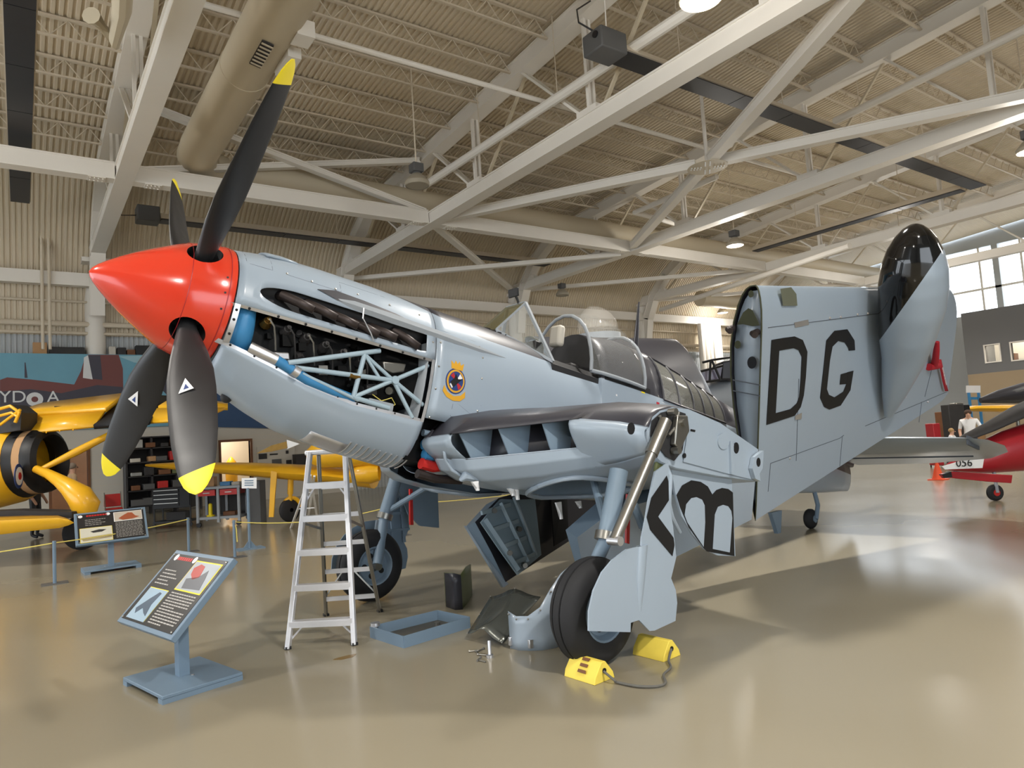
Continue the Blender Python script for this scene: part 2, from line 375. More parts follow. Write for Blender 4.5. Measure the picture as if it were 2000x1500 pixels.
# things on the ledge above the mural
def ledge_box(name, px0, px1, pyt, m, label, cat, d=.3):
    a = AY(px0, 685, 26.6); b = AY(px1, 685, 26.6); zt = AY((px0 + px1) / 2, pyt, 26.6).z
    q = MB(); q.box(a.x, b.x, 26.55, 26.55 + d, 5.32, max(zt, 5.42)); return tag(q.build(name, m, bevel=.015), label, cat)
ledge_box('cardboard_box', 64, 92, 669, 'tan', 'tan cardboard box on the ledge above the mural', 'box')
o = ledge_box('long_case', 97, 165, 678, 'dark', 'long dark case lying on the ledge beside the column', 'case')
ledge_box('cardboard_box', 213, 226, 677, 'block', 'small cream box on the ledge right of the column', 'box')
ledge_box('plastic_crate', 229, 246, 679, 'dark', 'small black crate next to the cream box', 'crate')
ledge_box('wooden_box', 248, 264, 683, 'brown', 'small brown wooden box on the ledge by the spinner', 'box')
ledge_box('plastic_crate', 265, 300, 675, 'black', 'wide black crate on the ledge below the spinner', 'crate')

# columns, wall girts, pipes on the back wall
PX_ = (-6.4, 2.1, 10.55, 19.2, 27.75, 36.3)
for i, x in enumerate(PX_):
    if x < 0: continue
    yc = 26.85 if x < 11 else 26.4; b = MB(); b.tube((x, yc, 5.33 if x < 11 else 0), (x, yc, 8.4), .3, n=20)
    b.box(x - .42, x + .42, 25.9, 26.95, 8.3, 8.44)
    struct(b.build('trim_column_%d' % (i + 1), 'beam'), 'round steel column at the back wall')
b = MB(); b.box(XW0, XW1, 26.1, 26.4, 7.52, 7.94); struct(b.build('trim_2', 'beam'), 'heavy white girt along the back wall')
for k, (z, r_) in enumerate(((6.35, .09), (6.05, .05), (7.1, .04), (8.9, .06), (9.6, .06))):
    y = 26.7 if z < 8 else 26.2 if z < 9.2 else 25.6
    b = MB(); b.tube((XW0, y, z), (XW1, y, z), r_, n=8); struct(b.build('trim_%d' % (k + 3), 'joist'), 'thin horizontal rail on the back wall')
for k, px in enumerate((82, 96)):
    p = AY(px, 540, 26.0); b = MB(); b.tube((p.x, 26.0, 5.4), (p.x, 26.0, 9.6), .045, n=8); struct(b.build('trim_pipe_%d' % (k + 1), 'joist'), 'vertical conduit on the back wall')

# ---------------------------------------------------------------- roof trusses
def ibeam(mb, p, q, w, h, up=(0, 0, 1), tf=.04, tw=.16):
    p = Vector(p); q = Vector(q); u = Vector(up)
    d = (q - p).normalized(); b = d.cross(u).normalized().cross(d)
    mb.bar(p + b * (h / 2 - tf / 2), q + b * (h / 2 - tf / 2), w, tf, up); mb.bar(p - b * (h / 2 - tf / 2), q - b * (h / 2 - tf / 2), w, tf, up)
    mb.bar(p, q, tw, h - tf, up); return mb
def ztc(y): return 11.85 - .07 * y
def make_truss():
    t = thing('roof_truss', '', 'truss')
    b = MB(); ibeam(b, (0, -12.9, 8.63), (0, 26.3, 8.63), .40, .38, tw=.34); b.build('bottom_chord', 'beam', t)
    b = MB(); b.m = 0
    pts = [(-12.9, ztc(-12.9) + .18), (22, ztc(22) + .18)] + [(22 + 4.15 * math.sin(R(a)), 6.31 + 4.15 * math.cos(R(a))) for a in (18, 36, 54, 72, 86)]
    for (y0, z0), (y1, z1) in zip(pts, pts[1:]):
        dy, dz = y1 - y0, z1 - z0; L_ = math.hypot(dy, dz); e = .03 if y0 >= 22 else 0
        ibeam(b, (0, y0 - dy / L_ * e, z0 - dz / L_ * e), (0, y1 + dy / L_ * e, z1 + dz / L_ * e), .42, .42, up=(0, -dz, dy), tw=.3)
    b.build('top_chord', 'beam', t)
    ys = [-8.2, -3.4, 1.4, 6.25, 11.05, 15.84, 20.4, 24.8]
    for i, y in enumerate(ys):
        zt = ztc(y) if y < 22 else 9.75
        for s_ in (-.07, .07):
            b = MB(); b.bar((s_, y, 8.75), (s_, y, zt), .07, .09, (0, 1, 0)); b.build('web_post', 'beam', t)
        if i < len(ys) - 1:
            ym = (ys[i] + ys[i + 1]) / 2; zm = ztc(ym)
            for s_ in (-.07, .07):
                b = MB(); b.bar((s_, y + .1, 8.75), (s_, ym - .05, zm), .06, .1, (1, 0, 0)); b.build('web_diagonal', 'beam', t)
            b = MB(); b.bar((.1, ys[i + 1] - .1, 8.7), (.1, ym + .05, zm), .06, .08, (1, 0, 0)); b.build('web_diagonal', 'duct', t)
        g = MB(); g.box(-.16, .16, y - .3, y + .35, 8.62, 8.95); g.build('gusset', 'beam', t)
    return t
tr = make_truss()
NM = ('leftmost roof truss behind the black strip heater', 'white roof truss passing above the propeller blades', 'white roof truss crossing above the aircraft nose', 'white roof truss above the folded wing', 'white roof truss second from the clerestory windows', 'farthest roof truss beside the clerestory windows')
for i, x in enumerate(PX_):
    o = tr if i == 0 else copy_tree(tr)
    o.location = (x, 0, 0); o['label'] = NM[i]; o['group'] = 'roof trusses'
# girder along X
t = thing('roof_girder', 'long white steel girder crossing under the trusses across the whole frame', 'girder', (0, 18.55, 0))
for a, b_ in zip((XW0 + .1,) + PX_, PX_ + (XW1 - .1,)):
    b = MB(); ibeam(b, (a + .2, 0, 8.66), (b_ - .2, 0, 8.66), .34, .42, tw=.3); b.build('girder_segment', 'beam', t)
for x in PX_:
    for dx in (-.75, .45):
        g = MB()
        g.box(x + dx, x + dx + .36, -.16, .16, 8.435, 8.45)
        for i in range(4):
            for j in (-.09, .09): g.tube((x + dx + .05 + i * .085, j, 8.437), (x + dx + .05 + i * .085, j, 8.415), .016, n=6)
        g.build('splice_plate', 'beam', t)
# horizontal X bracing
def brace(name, p, q, label, w=.16, h=.16):
    b = MB(); ibeam(b, p, q, w + .06, h, tw=w); return tag(b.build(name, 'beam'), label, 'brace', 'diagonal roof braces')
Z = 8.62
cg = Vector((14.9, 11.4, Z))
t = thing('roof_brace', 'X shaped roof brace with a round bolted gusset plate at its centre', 'brace', (cg.x, cg.y, 0), group='diagonal roof braces')
for q in ((10.8, 18.2), (18.95, 18.2), (10.8, 4.6), (18.95, 4.6)):
    d = Vector((q[0] - cg.x, q[1] - cg.y, 0)); b = MB(); ibeam(b, d.normalized() * .3 + Vector((0, 0, Z)), d + Vector((0, 0, Z)), .26, .24, tw=.2); b.build('brace_arm', 'beam', t)
b = MB(); b.tube((0, 0, 8.49), (0, 0, 8.5), .52, n=28); gp = b.build('gusset_plate', 'duct', t)
b = MB()
for q in ((1, .62), (-1, .62), (1, -.62), (-1, -.62)):
    v = Vector((q[0], q[1] * 1.35, 0)).normalized(); n_ = Vector((-v.y, v.x, 0))
    for k in range(4):
        for j in (-.06, .06): p = v * (.18 + k * .08) + n_ * j; b.tube((p.x, p.y, 8.465), (p.x, p.y, 8.49), .017, n=6)
b.build('bolts', 'white', gp)
b = MB(); b.tube((0, 0, 8.5), (0, 0, 11.4), .05, n=8); b.build('hanger', 'beam', t)
brace('roof_brace', (2.4, 18.75, 8.85), (10.3, 18.75, 10.55), 'thin diagonal brace rising right behind the upper propeller blade')
brace('roof_brace', (2.4, 18.55, 10.55), (10.3, 18.55, 8.85), 'thin diagonal brace falling right towards the girder joint above the nose')
brace('roof_brace', (10.8, 18.9, Z), (19.0, 26.2, Z), 'diagonal brace running down from the girder joint above the cowling')
brace('roof_brace', (10.8, 26.2, Z - .15), (19.0, 18.9, Z - .15), 'diagonal brace rising right above the engine cowling')
brace('roof_brace', (19.5, 26.2, Z), (27.5, 18.9, Z), 'diagonal brace above the cockpit rising to the far girder joint')
brace('roof_brace', (27.9, 26.2, Z), (36.1, 18.9, Z), 'diagonal brace behind the folded wing pod')

# open web joists under the deck
def make_joist(Lx):
    t = thing('roof_joist', '', 'joist')
    b = MB(); b.box(0, Lx, -.05, .05, .42, .47); b.build('top_chord', 'joist', t)
    b = MB(); b.box(0, Lx, -.035, .035, 0, .04); b.build('bottom_chord', 'joist', t)
    b = MB(); n = 12
    for i in range(n):
        a = Lx * i / n; m_ = Lx * (i + .5) / n; c = Lx * (i + 1) / n
        b.bar((a, 0, .02), (m_, 0, .44), .02, .02); b.bar((m_, 0, .44), (c, 0, .02), .02, .02)
    b.build('web_rods', 'joist', t); return t
js = [1.4 + 1.55 * k for k in range(14)]
protos = {}
for i in range(5):
    Lx = PX_[i + 1] - PX_[i] - .3; pj = None
    for y in js:
        if i >= 3 and y < 5: continue
        if pj is None: pj = o = make_joist(Lx)
        else: o = copy_tree(pj)
        o.location = (PX_[i] + .15, y, zdeck(y) - .53)
        k = len(js) - 1 - js.index(y); nth = ('nearest', 'second', 'third', 'fourth', 'fifth', 'sixth', 'seventh', 'eighth', 'ninth', 'tenth', 'eleventh', 'twelfth', 'thirteenth', 'fourteenth')[k]
        o['label'] = '%s roof joist counted from the back wall, in the bay %s' % (nth, ('at far left', 'above the propeller', 'above the fuselage', 'above the folded wing', 'at far right')[i])
        o['group'] = 'open web joists in roof bay %d' % (i + 1)

# ducts and pipes
t = thing('air_duct', 'fat round cream air duct running away above the propeller', 'duct', (3.75, 12, 9.0))
b = MB(); b.path([(0, -10, .45), (0, 6.0, .45)], .47, 28); b.path([(0, 5.95, .45), (.02, 6.6, .45), (.3, 7.15, .45), (.8, 7.4, .45)], [.47, .47, .45, .42], 28); b.build('duct_body', 'duct', t)
for y in (-6, -2.2, 1.8):
    b = MB(); b.tube((0, y, .45), (0, y + .06, .45), .485, n=28); b.build('duct_band', 'duct', t)
g = MB(); g.prism([(-.20, -.1, .0), (.0, -.1, -.04), (.0, .75, -.04), (-.20, .75, .0)], (0, 0, -.03)); vg = g.build('vent_grille', 'dark', t)
g = MB()
for k in range(7): g.bar((-.2, -.05 + k * .12, -.04), (0, -.05 + k * .12, -.085), .03, .02)
g.build('vent_slats', 'duct', vg)
g = MB(); g.box(.3, .62, -.5, -.1, .05, .35); g.box(.35, .6, .2, 1.0, .0, .2); g.build('vent_collar', 'beam', t)
b = MB(); b.path([(5.05, 19.4, 9.45), (40, 19.35, 9.45)], .40, 24); tag(b.build('air_duct', 'duct'), 'long round cream air duct running along the white girder', 'duct')
b = MB(); b.path([(30, 24.2, 8.5), (41, 24.2, 8.5)], .42, 20); tag(b.build('air_duct', 'duct'), 'far round duct below the clerestory windows behind the pod', 'duct')
def pipe(pts, r_, label, m='beam', name='ceiling_pipe'):
    b = MB(); b.path(pts, r_, 10); return tag(b.build(name, m), label, 'pipe')
pa = GND(830, 362, 9.5); pb = GND(1345, 22, 9.5)
pipe([pa, pa.lerp(pb, 1.6)], .115, 'white pipe hung on rods beside the truss above the nose')
for k in (.3, .62):
    q = pa.lerp(pb, k); pipe([q, q + Vector((0, 0, 2.0))], .012, ('nearer' if k > .5 else 'farther') + ' thin rod holding the white ceiling pipe', 'joist', 'hanger_rod')
pa = GND(557, 54, 9.8); pb = GND(1061, 198, 9.8); pipe([pa - Vector((3, 0, 0)), pb + Vector((12, 0, 0))], .06, 'long thin white pipe crossing above the tall propeller blade')
pa = GND(1630, 237, 9.9); pb = GND(2000, 58, 9.9); pipe([pa, pa.lerp(pb, 1.8)], .10, 'white pipe running beside the truss at upper right')
pa = GND(1240, 415, 9.2); pb = GND(1400, 345, 9.2); pipe([GND(1330, 440, 9.2), pa, pb], .09, 'bent white pipe above the far girder joint')
pa = GND(1290, 605, 7.6); pipe([pa, GND(1500, 535, 7.6), GND(1660, 480, 7.6)], .11, 'long white pipe running under the far trusses behind the mast')
for k in range(5):
    px = (1367, 1375, 1383, 1394, 1401)[k]; p = AY(px, 632, 25.9); pipe([(p.x, 25.9, 2.5), (p.x, 25.9, p.z)], .17 if k else .17, '%s of the five upright white pipes on the far back wall' % ('leftmost', 'second', 'middle', 'fourth', 'rightmost')[k])
# ceiling pieces of pipe at top left
pipe([GND(178, 30, 8.2), GND(222, 80, 8.2), GND(238, 20, 8.2), GND(242, -60, 8.2)], .13, 'bent cream exhaust pipe at the top left of the ceiling', 'duct')
b = MB(); p = GND(205, -30, 8.6); b.tube((p.x, p.y, 8.6), (p.x, p.y - .1, 9.5), .34, n=18); tag(b.build('unit_heater', 'duct'), 'cream unit heater drum at the top left of the ceiling', 'heater')

# radiant strip heaters
def strip(t, p, q, w=.42, hood=True):
    p = Vector(p); q = Vector(q); d = (q - p).normalized(); s_ = d.cross(Vector((0, 0, 1)))
    n = max(1, int((q - p).length / 1.9)); 
    for i in range(n):
        a = p.lerp(q, i / n) + d * .012; c = p.lerp(q, (i + 1) / n) - d * .012
        b = MB(); b.bar(a, c, w, .02); b.build('heater_panel', 'heater', t)
    b = MB(); b.prism([p - s_ * w * .55 + Vector((0, 0, .03)), p + s_ * w * .55 + Vector((0, 0, .03)), p + s_ * w * .3 + Vector((0, 0, .22)), p - s_ * w * .3 + Vector((0, 0, .22))], q - p); b.build('heater_hood', 'joist', t)
    for i in range(1, n, 2):
        a = p.lerp(q, i / n); b = MB(); b.tube(a + Vector((0, 0, .2)), (a.x, a.y, zdeck(a.y) - .6), .012, n=6); b.build('heater_hanger', 'joist', t)
HZ = 9.3; h0 = GND(1215, 108, HZ); h1 = GND(1905, 368, HZ)
t = thing('strip_heater', 'L shaped black strip heater hanging at upper right', 'heater')
hy = (h0.y + h1.y) / 2; strip(t, (h0.x, hy, HZ), (h1.x, hy, HZ), .50); strip(t, (h1.x - .2, hy + .4, HZ), (h1.x - .2, 18.5, HZ), .42)
b = MB(); x0 = h0.x; b.box(x0 - .72, x0 - .02, hy - .28, hy + .28, HZ - .08, HZ + .36); hb = b.build('burner_box', 'heatbox', t, bevel=.03)
b = MB(); b.tube((x0 - .75, hy - .12, HZ + .22), (x0 - .6, hy - .12, HZ + .22), .07, n=14); b.build('air_inlet', 'black', hb)
b = MB(); b.path([(x0 - .6, hy, HZ + .36), (x0 - .85, hy + .2, HZ + .6), (x0 - .5, hy + .6, HZ + 1.2), (x0 + .1, hy + .8, HZ + 1.7)], .018, 6); b.build('supply_cord', 'black', hb)
b = MB(); b.path([(x0 - .3, hy, HZ + .35), (x0 - .28, hy, HZ + 1), (x0 - .28, hy, 11.4)], .014, 6); b.build('hanger_chain', 'beam', hb)
HB_ = 9.1; h0 = GND(312, 432, HB_); h1 = GND(1010, 524, HB_)
t = thing('strip_heater', 'black strip heater hanging level behind the lower propeller hub', 'heater')
strip(t, (h0.x, h0.y, HB_), (h1.x + 1.0, h0.y, HB_), .46)
b = MB(); b.box(h0.x - .65, h0.x - .02, h0.y - .28, h0.y + .28, HB_ - .1, HB_ + .38); hb = b.build('burner_box', 'heatbox', t, bevel=.03)
b = MB(); b.path([(h0.x - .65, h0.y, HB_ + .1), (h0.x - 1.05, h0.y, HB_ + .05), (h0.x - 1.1, h0.y, HB_ + .5)], .016, 6); b.build('supply_cord', 'black', hb)
HC_ = 9.2; h1 = GND(37, 395, HC_)
t = thing('strip_heater', 'black strip heater running away at the far left edge', 'heater')
strip(t, (.06, 7.0, HC_), (.06, h1.y, HC_), .44)
# high bay lamps
def make_lamp(on):
    t = thing('high_bay_lamp', '', 'lamp')
    b = MB(); b.tube((0, 0, .52), (0, 0, 3.0), .018, n=6); b.build('hanging_rod', 'joist', t)
    b = MB(); b.box(-.14, .14, -.14, .14, .34, .56); b.tube((0, 0, .28), (0, 0, .36), .1, n=14); b.build('ballast_box', 'heatbox', t, bevel=.02)
    b = MB(); b.lathe((0, 0, 0), (0, 0, 1), [(0.0, .285), (.015, .30), (.1, .30), (.22, .2), (.3, .12), (.32, .06)], 24); b.build('reflector', 'lampgrey', t)
    b = MB(); b.tube((0, 0, .012), (0, 0, .03), .28, n=24); b.build('lens', 'emit' if on else 'lampgrey', t)
    return t
LAMPS = [(8.0, 14.7, False, 'unlit high bay lamp hanging above the aircraft nose'), (20.9, 15.1, True, 'lit high bay lamp hanging above the fuselage behind the girder'),
         (32.9, 25.0, True, 'lit high bay lamp low behind the folded wing root'), (7.76, 5.8, True, 'glaring lit high bay lamp at the top edge'),
         (20.3, 24.1, False, 'unlit high bay lamp far behind the cockpit'), (20.7, 6.1, True, 'lit high bay lamp at the right edge'),
         (-4.3, 6.6, True, ''), (-4.3, 15.0, True, ''), (3.5, -2.5, True, ''), (20.7, -2.5, True, ''), (-4.3, -2.5, True, ''), (33, 15, True, ''), (33, 6, True, '')]
pr = {}
for (x, y, on, lab) in LAMPS:
    if on not in pr: pr[on] = o = make_lamp(on)
    else: o = copy_tree(pr[on])
    o.location = (x, y, 8.0 if (x, y) != (7.76, 5.8) else 7.6)
    o['label'] = lab or {(-4.3, 6.6): 'lit high bay lamp out of view left of the propeller', (-4.3, 15.0): 'lit high bay lamp out of view above the yellow high wing aircraft', (3.5, -2.5): 'lit high bay lamp overhead behind the photographer', (20.7, -2.5): 'lit high bay lamp out of view beyond the right edge', (-4.3, -2.5): 'lit high bay lamp out of view behind and to the left', (33, 15): 'lit high bay lamp far behind the underwing pod', (33, 6): 'lit high bay lamp out of view above the office partition'}[(x, y)]; o['group'] = 'high bay lamps'
    if on:
        la = bpy.data.lights.new('high_bay_light', 'SPOT'); la.energy = LAMP_W * (.45 if x > 30 and y > 20 else .55 if (x < 0 and y > 0 and y < 10) else 1.5 if (x < 9 and x > 0 and y < 0) else .6 if (x > 19 and x < 22 and y < 10) else 1.0); la.color = (1.0, .96, .90); la.shadow_soft_size = .28; la.spot_size = R(150); la.spot_blend = .6
        lo = bpy.data.objects.new('high_bay_light', la); COL.objects.link(lo); lo.location = (x, y, o.location.z - .03)
        la = bpy.data.lights.new('high_bay_spill', 'POINT'); la.energy = LAMP_W * .11; la.color = (1.0, .95, .88); la.shadow_soft_size = .3
        lo = bpy.data.objects.new('high_bay_spill', la); COL.objects.link(lo); lo.location = (x, y, o.location.z - .33)
# ---------------------------------------------------------------- the folded-wing naval aircraft
AM = Vector((3.378, 5.81, 0)); AYAW = R(185.0)
AC = thing('naval_aircraft', 'grey propeller aircraft with red spinner, opened engine cowling and folded wings', 'aircraft', AM, AYAW)
FWD = Vector((math.cos(AYAW), math.sin(AYAW), 0)); PRT = Vector((-math.sin(AYAW), math.cos(AYAW), 0)); UPV = Vector((0, 0, 1))
TH = R(13.0); AO = Vector((2.38, 0, 2.942)); cT, sT = math.cos(TH), math.sin(TH)
def T(x, y, z): return Vector((AO.x + x * cT - z * sT, y, AO.z + x * sT + z * cT))      # thrust-line frame -> aircraft frame
def toloc(p): d = p - AM; return Vector((d.dot(FWD), d.dot(PRT), d.z))
def toT(l): d = l - AO; return Vector((d.x * cT + d.z * sT, d.y, -d.x * sT + d.z * cT))
def hitpl(px, py, p0, n):   # p0, n in aircraft frame
    pw = AM + FWD * p0[0] + PRT * p0[1] + UPV * p0[2]; nw = FWD * n[0] + PRT * n[1] + UPV * n[2]
    d = ray(px, py); return toloc(CPOS + d * ((pw - CPOS).dot(nw) / d.dot(nw)))
def SL(px, py, lat): return hitpl(px, py, (0, lat, 0), (0, 1, 0))    # point on a fore-and-aft upright plane
def ST(px, py, lat): return toT(SL(px, py, lat))

SEC = [  # x, top, bottom, half width, centre, exponent
    (-.19, .45, -.46, .46, 0, 2.0), (-.40, .49, -.64, .48, -.04, 2.05), (-.62, .525, -.745, .49, -.07, 2.1), (-.9, .536, -.85, .50, -.1, 2.2), (-1.4, .54, -.935, .51, -.12, 2.3),
    (-1.95, .525, -.985, .52, -.15, 2.4), (-2.5, .53, -1.0, .53, -.2, 2.4), (-2.95, .52, -1.02, .54, -.2, 2.4), (-3.4, .50, -1.02, .545, -.2, 2.4), (-4.04, .50, -1.0, .55, -.2, 2.4),
    (-4.05, .84, -1.0, .55, -.15, 2.2), (-4.6, .92, -.96, .55, -.1, 2.2), (-5.1, .905, -.9, .54, -.06, 2.2), (-5.7, .83, -.80, .50, -.02, 2.2), (-6.5, .70, -.64, .44, .02, 2.2), (-7.4, .60, -.52, .36, .04, 2.1), (-8.6, .54, -.38, .27, .06, 2.0), (-9.9, .48, -.2, .17, .12, 2.0), (-10.8, .42, -.06, .07, .18, 2.0)]
def sec(x): return interp(SEC, x)
def FP(x, a, side=1, off=0.0):
    zt, zb, w, zc, n = sec(x); a = R(a); sn, cs = math.sin(a), max(0.0, math.cos(a)); h = (zt - zc) if sn >= 0 else (zc - zb)
    return T(x, side * (w * cs ** (2 / n) + off * cs), zc + h * math.copysign(abs(sn) ** (2 / n), sn) + off * sn)
def AZ(x, z):
    zt, zb, w, zc, n = sec(x); h = (zt - zc) if z >= zc else (zc - zb); q = max(-1, min(1, (z - zc) / h))
    return math.degrees(math.asin(math.copysign(abs(q) ** (n / 2), q)))
def FZ(x, z, side=1, off=0.0): return FP(x, AZ(x, z), side, off)
def skin(mb, xs, los, his, k, side=1, off=0.0, skip=None):
    rows = [[FP(x, lerp(lo, hi, j / k), side, off) for j in range(k + 1)] for x, lo, hi in zip(xs, los, his)]
    mb.grid(rows, skip)
def frange(a, b, n): return [lerp(a, b, i / n) for i in range(n + 1)]
DEM = [(-1.2, .6), (-1.9, .42), (-2.5, .30), (-3.3, .29), (-5.5, .27), (-7, .25), (-9.9, .22)]
def adem(x): return 89.9 if x > -1.3 else min(89.9, AZ(x, interp(DEM, x)[0]))
LOWE = [(-.19, -.33), (-.61, -.44), (-.9, -.52), (-1.3, -.585), (-1.95, -.60)]
def slot(x):   # exhaust slot lower and upper edge
    if x > -.40 or x < -1.86: return None
    e = 1 - (max(0, (x + .72) / .32)) ** 2; e = math.sqrt(max(e, 0)); mid = lerp(.085, .075, (-.4 - x) / 1.46); h = .085 * e
    if x < -1.80: h *= .9
    return mid - h, mid + h

# ---- cowlings
xs = sorted(set([-.245] + frange(-.30, -1.95, 33) + [-.40, -.41, -.43, -1.86]), reverse=True)
mb = MB()
def srow(x, k):  # row of the port upper cowl from opening edge to the crown
    sl = slot(x); zo = -.055
    if sl is None: m_ = .085; sl = (m_, m_)
    a = [AZ(x, zo), AZ(x, (zo + sl[0]) / 2), AZ(x, sl[0]), AZ(x, sl[1])]
    top = frange(AZ(x, sl[1]), adem(x), 8)[1:]; rest = frange(adem(x), 90, 4)[1:]
    return [FP(x, q) for q in a + top + rest]
rows = [srow(x, 0) for x in xs]
def sk(i, j): return j == 2
mb.grid([r[:12] for r in rows], lambda i, j: j == 2 and slot(xs[i]) is not None and slot(xs[i + 1]) is not None)
mb.m = 1; mb.grid([r[11:] for r, x in zip(rows, xs) if x <= -1.19])
mb.m = 0; mb.grid([r[11:] for r, x in zip(rows, xs) if x > -1.3])
skin(mb, xs, [AZ(x, -.055) for x in xs], [adem(x) for x in xs], 10, -1)
mb.m = 1; skin(mb, xs, [adem(x) for x in xs], [90] * len(xs), 4, -1)
uc = mb.build('upper_cowling', ['skygrey', 'seagrey'], AC, fix=False, solid=.006)
mb = MB()
skin(mb, xs, [-90] * len(xs), [AZ(x, interp(LOWE, x)[0]) for x in xs], 14, 1)
skin(mb, xs, [-90] * len(xs), [AZ(x, -.055) for x in xs], 16, -1)
lc = mb.build('lower_cowling', 'skygrey', AC, fix=False, solid=.006)
mb = MB()  # flange with bolt holes along the opening
xf = frange(-.20, -1.94, 24)
mb.grid([[FZ(x, -.075, 1, -.012), FZ(x, -.055, 1, .002)] for x in xf]); mb.grid([[FZ(x, interp(LOWE, x)[0] - .004, 1, .003), FZ(x, interp(LOWE, x)[0] + .022, 1, -.008)] for x in xf])
mb.grid([[FZ(-.245, z, 1, .004), FZ(-.285, z, 1, .004)] for z in frange(-.33, -.055, 6)]); mb.grid([[FZ(-1.925, z, 1, .003), FZ(-1.955, z, 1, .003)] for z in frange(-.60, -.055, 6)])
op = mb.build('opening_flange', 'alu', AC, fix=False)
for p in [FZ(x, interp(LOWE, x)[0] + .012, 1, -.01) for x in frange(-.3, -1.85, 9)] + [FZ(x, -.066, 1, -.004) for x in frange(-.35, -1.85, 7)] + [FZ(-.265, z, 1, .004) for z in (-.1, -.17, -.27)]:
    mb = MB(); mb.sphere(p, .011, 8, 4); mb.build('bolt_hole', 'black', op)
mb = MB(); mb.lathe(T(-.25, 0, 0), T(1, 0, 0) - T(0, 0, 0), [(-.02, .45), (0, .45), (.0, .2)], 40); mb.build('nose_ring', 'skygrey', AC)
# top air intake lip
mb = MB(); q = [[FP(x, a, 1, o_) for a in frange(62, 90, 5)] + [FP(x, a, -1, o_) for a in frange(90, 62, 5)[1:]] for x, o_ in ((-.47, .012), (-.49, .016), (-.60, .010), (-.72, .001))]
mb.grid(q); mb.build('intake_lip', 'skygrey', AC, fix=False, solid=.02)
# exhaust recess, stubs and fairing
mb = MB(); xr = frange(-.38, -1.88, 20); mb.grid([[FZ(x, -.03, 1, -.09), FZ(x, .02, 1, -.12), FZ(x, .15, 1, -.12), FZ(x, .21, 1, -.03)] for x in xr]); mb.build('exhaust_recess', 'recess', AC, fix=False, solid=.004)
for (a, b_) in (((552, 577), (613, 606)), ((600, 593), (658, 621)), ((643, 612), (699, 637)), ((688, 629), (740, 654)), ((726, 640), (775, 661)), ((771, 647), (818, 678))):
    p = SL(*a, .42); q = SL(*b_, .545); d = q - p
    mb = MB(); mb.path([p - Vector((0, .09, -.02)), p, p + d * .5 + Vector((0, .012, 0)), q], [.036, .036, .034, .03], 14, cap=False); eo = mb.build('exhaust_stub', 'exhaust', AC, solid=.006)
    mb = MB(); mb.tube(q - d.normalized() * .06, q - d.normalized() * .05, .029, n=12); mb.build('stub_bore', 'black', eo)
mb = MB(); q = []
for x, z, h in ((-.98, .215, .004), (-1.15, .21, .03), (-1.5, .20, .035), (-1.95, .19, .03), (-2.4, .175, .022), (-2.75, .17, .003)):
    q.append([FZ(x, z + h * 1.3, 1, 0), FZ(x, z + h * .6, 1, h), FZ(x, z - h * .6, 1, h), FZ(x, z - h * 1.3, 1, 0)])
mb.grid(q); mb.build('exhaust_fairing', 'silver', AC, fix=False)
mb = MB(); q = []
for x, z, h in ((-.84, .245, .0), (-1.0, .25, .045), (-1.25, .235, .05), (-1.55, .22, .04), (-1.84, .20, .01)): q.append([FZ(x, z + h, 1, .004), FZ(x, z - h, 1, .012)])
mb.grid(q); mb.build('glare_shield', 'seagrey', AC, fix=False)
mb = MB(); p = [SL(711, 602, .52), SL(709, 622, .53), SL(724, 650, .54), SL(730, 665, .53)]; mb.path(p, .006, 6); mb.build('hinge_rod', 'alu', AC)
# spinner with four blade openings
def bool_cut(o, cutters):
    for c in cutters:
        md = o.modifiers.new('cut', 'BOOLEAN'); md.object = c; md.solver = 'EXACT'
    dg = bpy.context.evaluated_depsgraph_get(); me = bpy.data.meshes.new_from_object(o.evaluated_get(dg)); o.modifiers.clear(); o.data = me
    for c in cutters: bpy.data.objects.remove(c)
AXV = T(1, 0, 0) - T(0, 0, 0); UPP = T(0, 0, 1) - T(0, 0, 0); LATV = Vector((0, 1, 0))
def DIR(ang): return LATV * math.cos(R(ang)) + UPP * math.sin(R(ang))
PB = [42.9, -47.1, -137.1, 132.9]
prof = [(-.235, .2), (-.235, .463), (-.20, .466), (-.12, .455), (-.02, .435), (.06, .41), (.13, .377), (.21, .33), (.30, .277), (.39, .22), (.47, .163), (.54, .107), (.585, .066), (.612, .033), (.624, .001)]
mb = MB(); mb.lathe(T(0, 0, 0), AXV, prof, 64, True, False); sp = mb.build('spinner', ['red', 'recess'], AC, smooth=40)
cuts = []
for a in PB:
    c_ = MB(); c_.m = 0; c_.lathe(T(-.015, 0, 0), DIR(a), [(.22, .0), (.22, .118), (.6, .118), (.6, 0)], 28); cuts.append(c_.build('cutter', 'recess', None))
for c_ in cuts: c_.matrix_world = AC.matrix_world.copy() if False else c_.matrix_world
# cut in the aircraft frame: spinner and cutters share identity while unparented
sp.parent = None; bpy.context.view_layer.update(); bool_cut(sp, cuts); sp.parent = AC
sp.data.polygons.foreach_set('use_smooth', [True] * len(sp.data.polygons)); sp.data.set_sharp_from_angle(angle=R(40))
mb = MB(); mb.lathe(T(.062, 0, 0), AXV, [(-.002, .4125), (.002, .4125)], 64); mb.lathe(T(-.19, 0, 0), AXV, [(-.003, .4685), (.003, .4685)], 64); mb.build('spinner_seam', 'darkred', sp)
mb = MB()
for a in frange(0, 345, 23):
    if min(abs((a - b + 180) % 360 - 180) for b in PB) > 18: d = DIR(a); mb.tube(T(-.165, 0, 0) + d * .455, T(-.165, 0, 0) + d * .464, .008, n=8)
mb.build('spinner_screws', 'recess', sp)
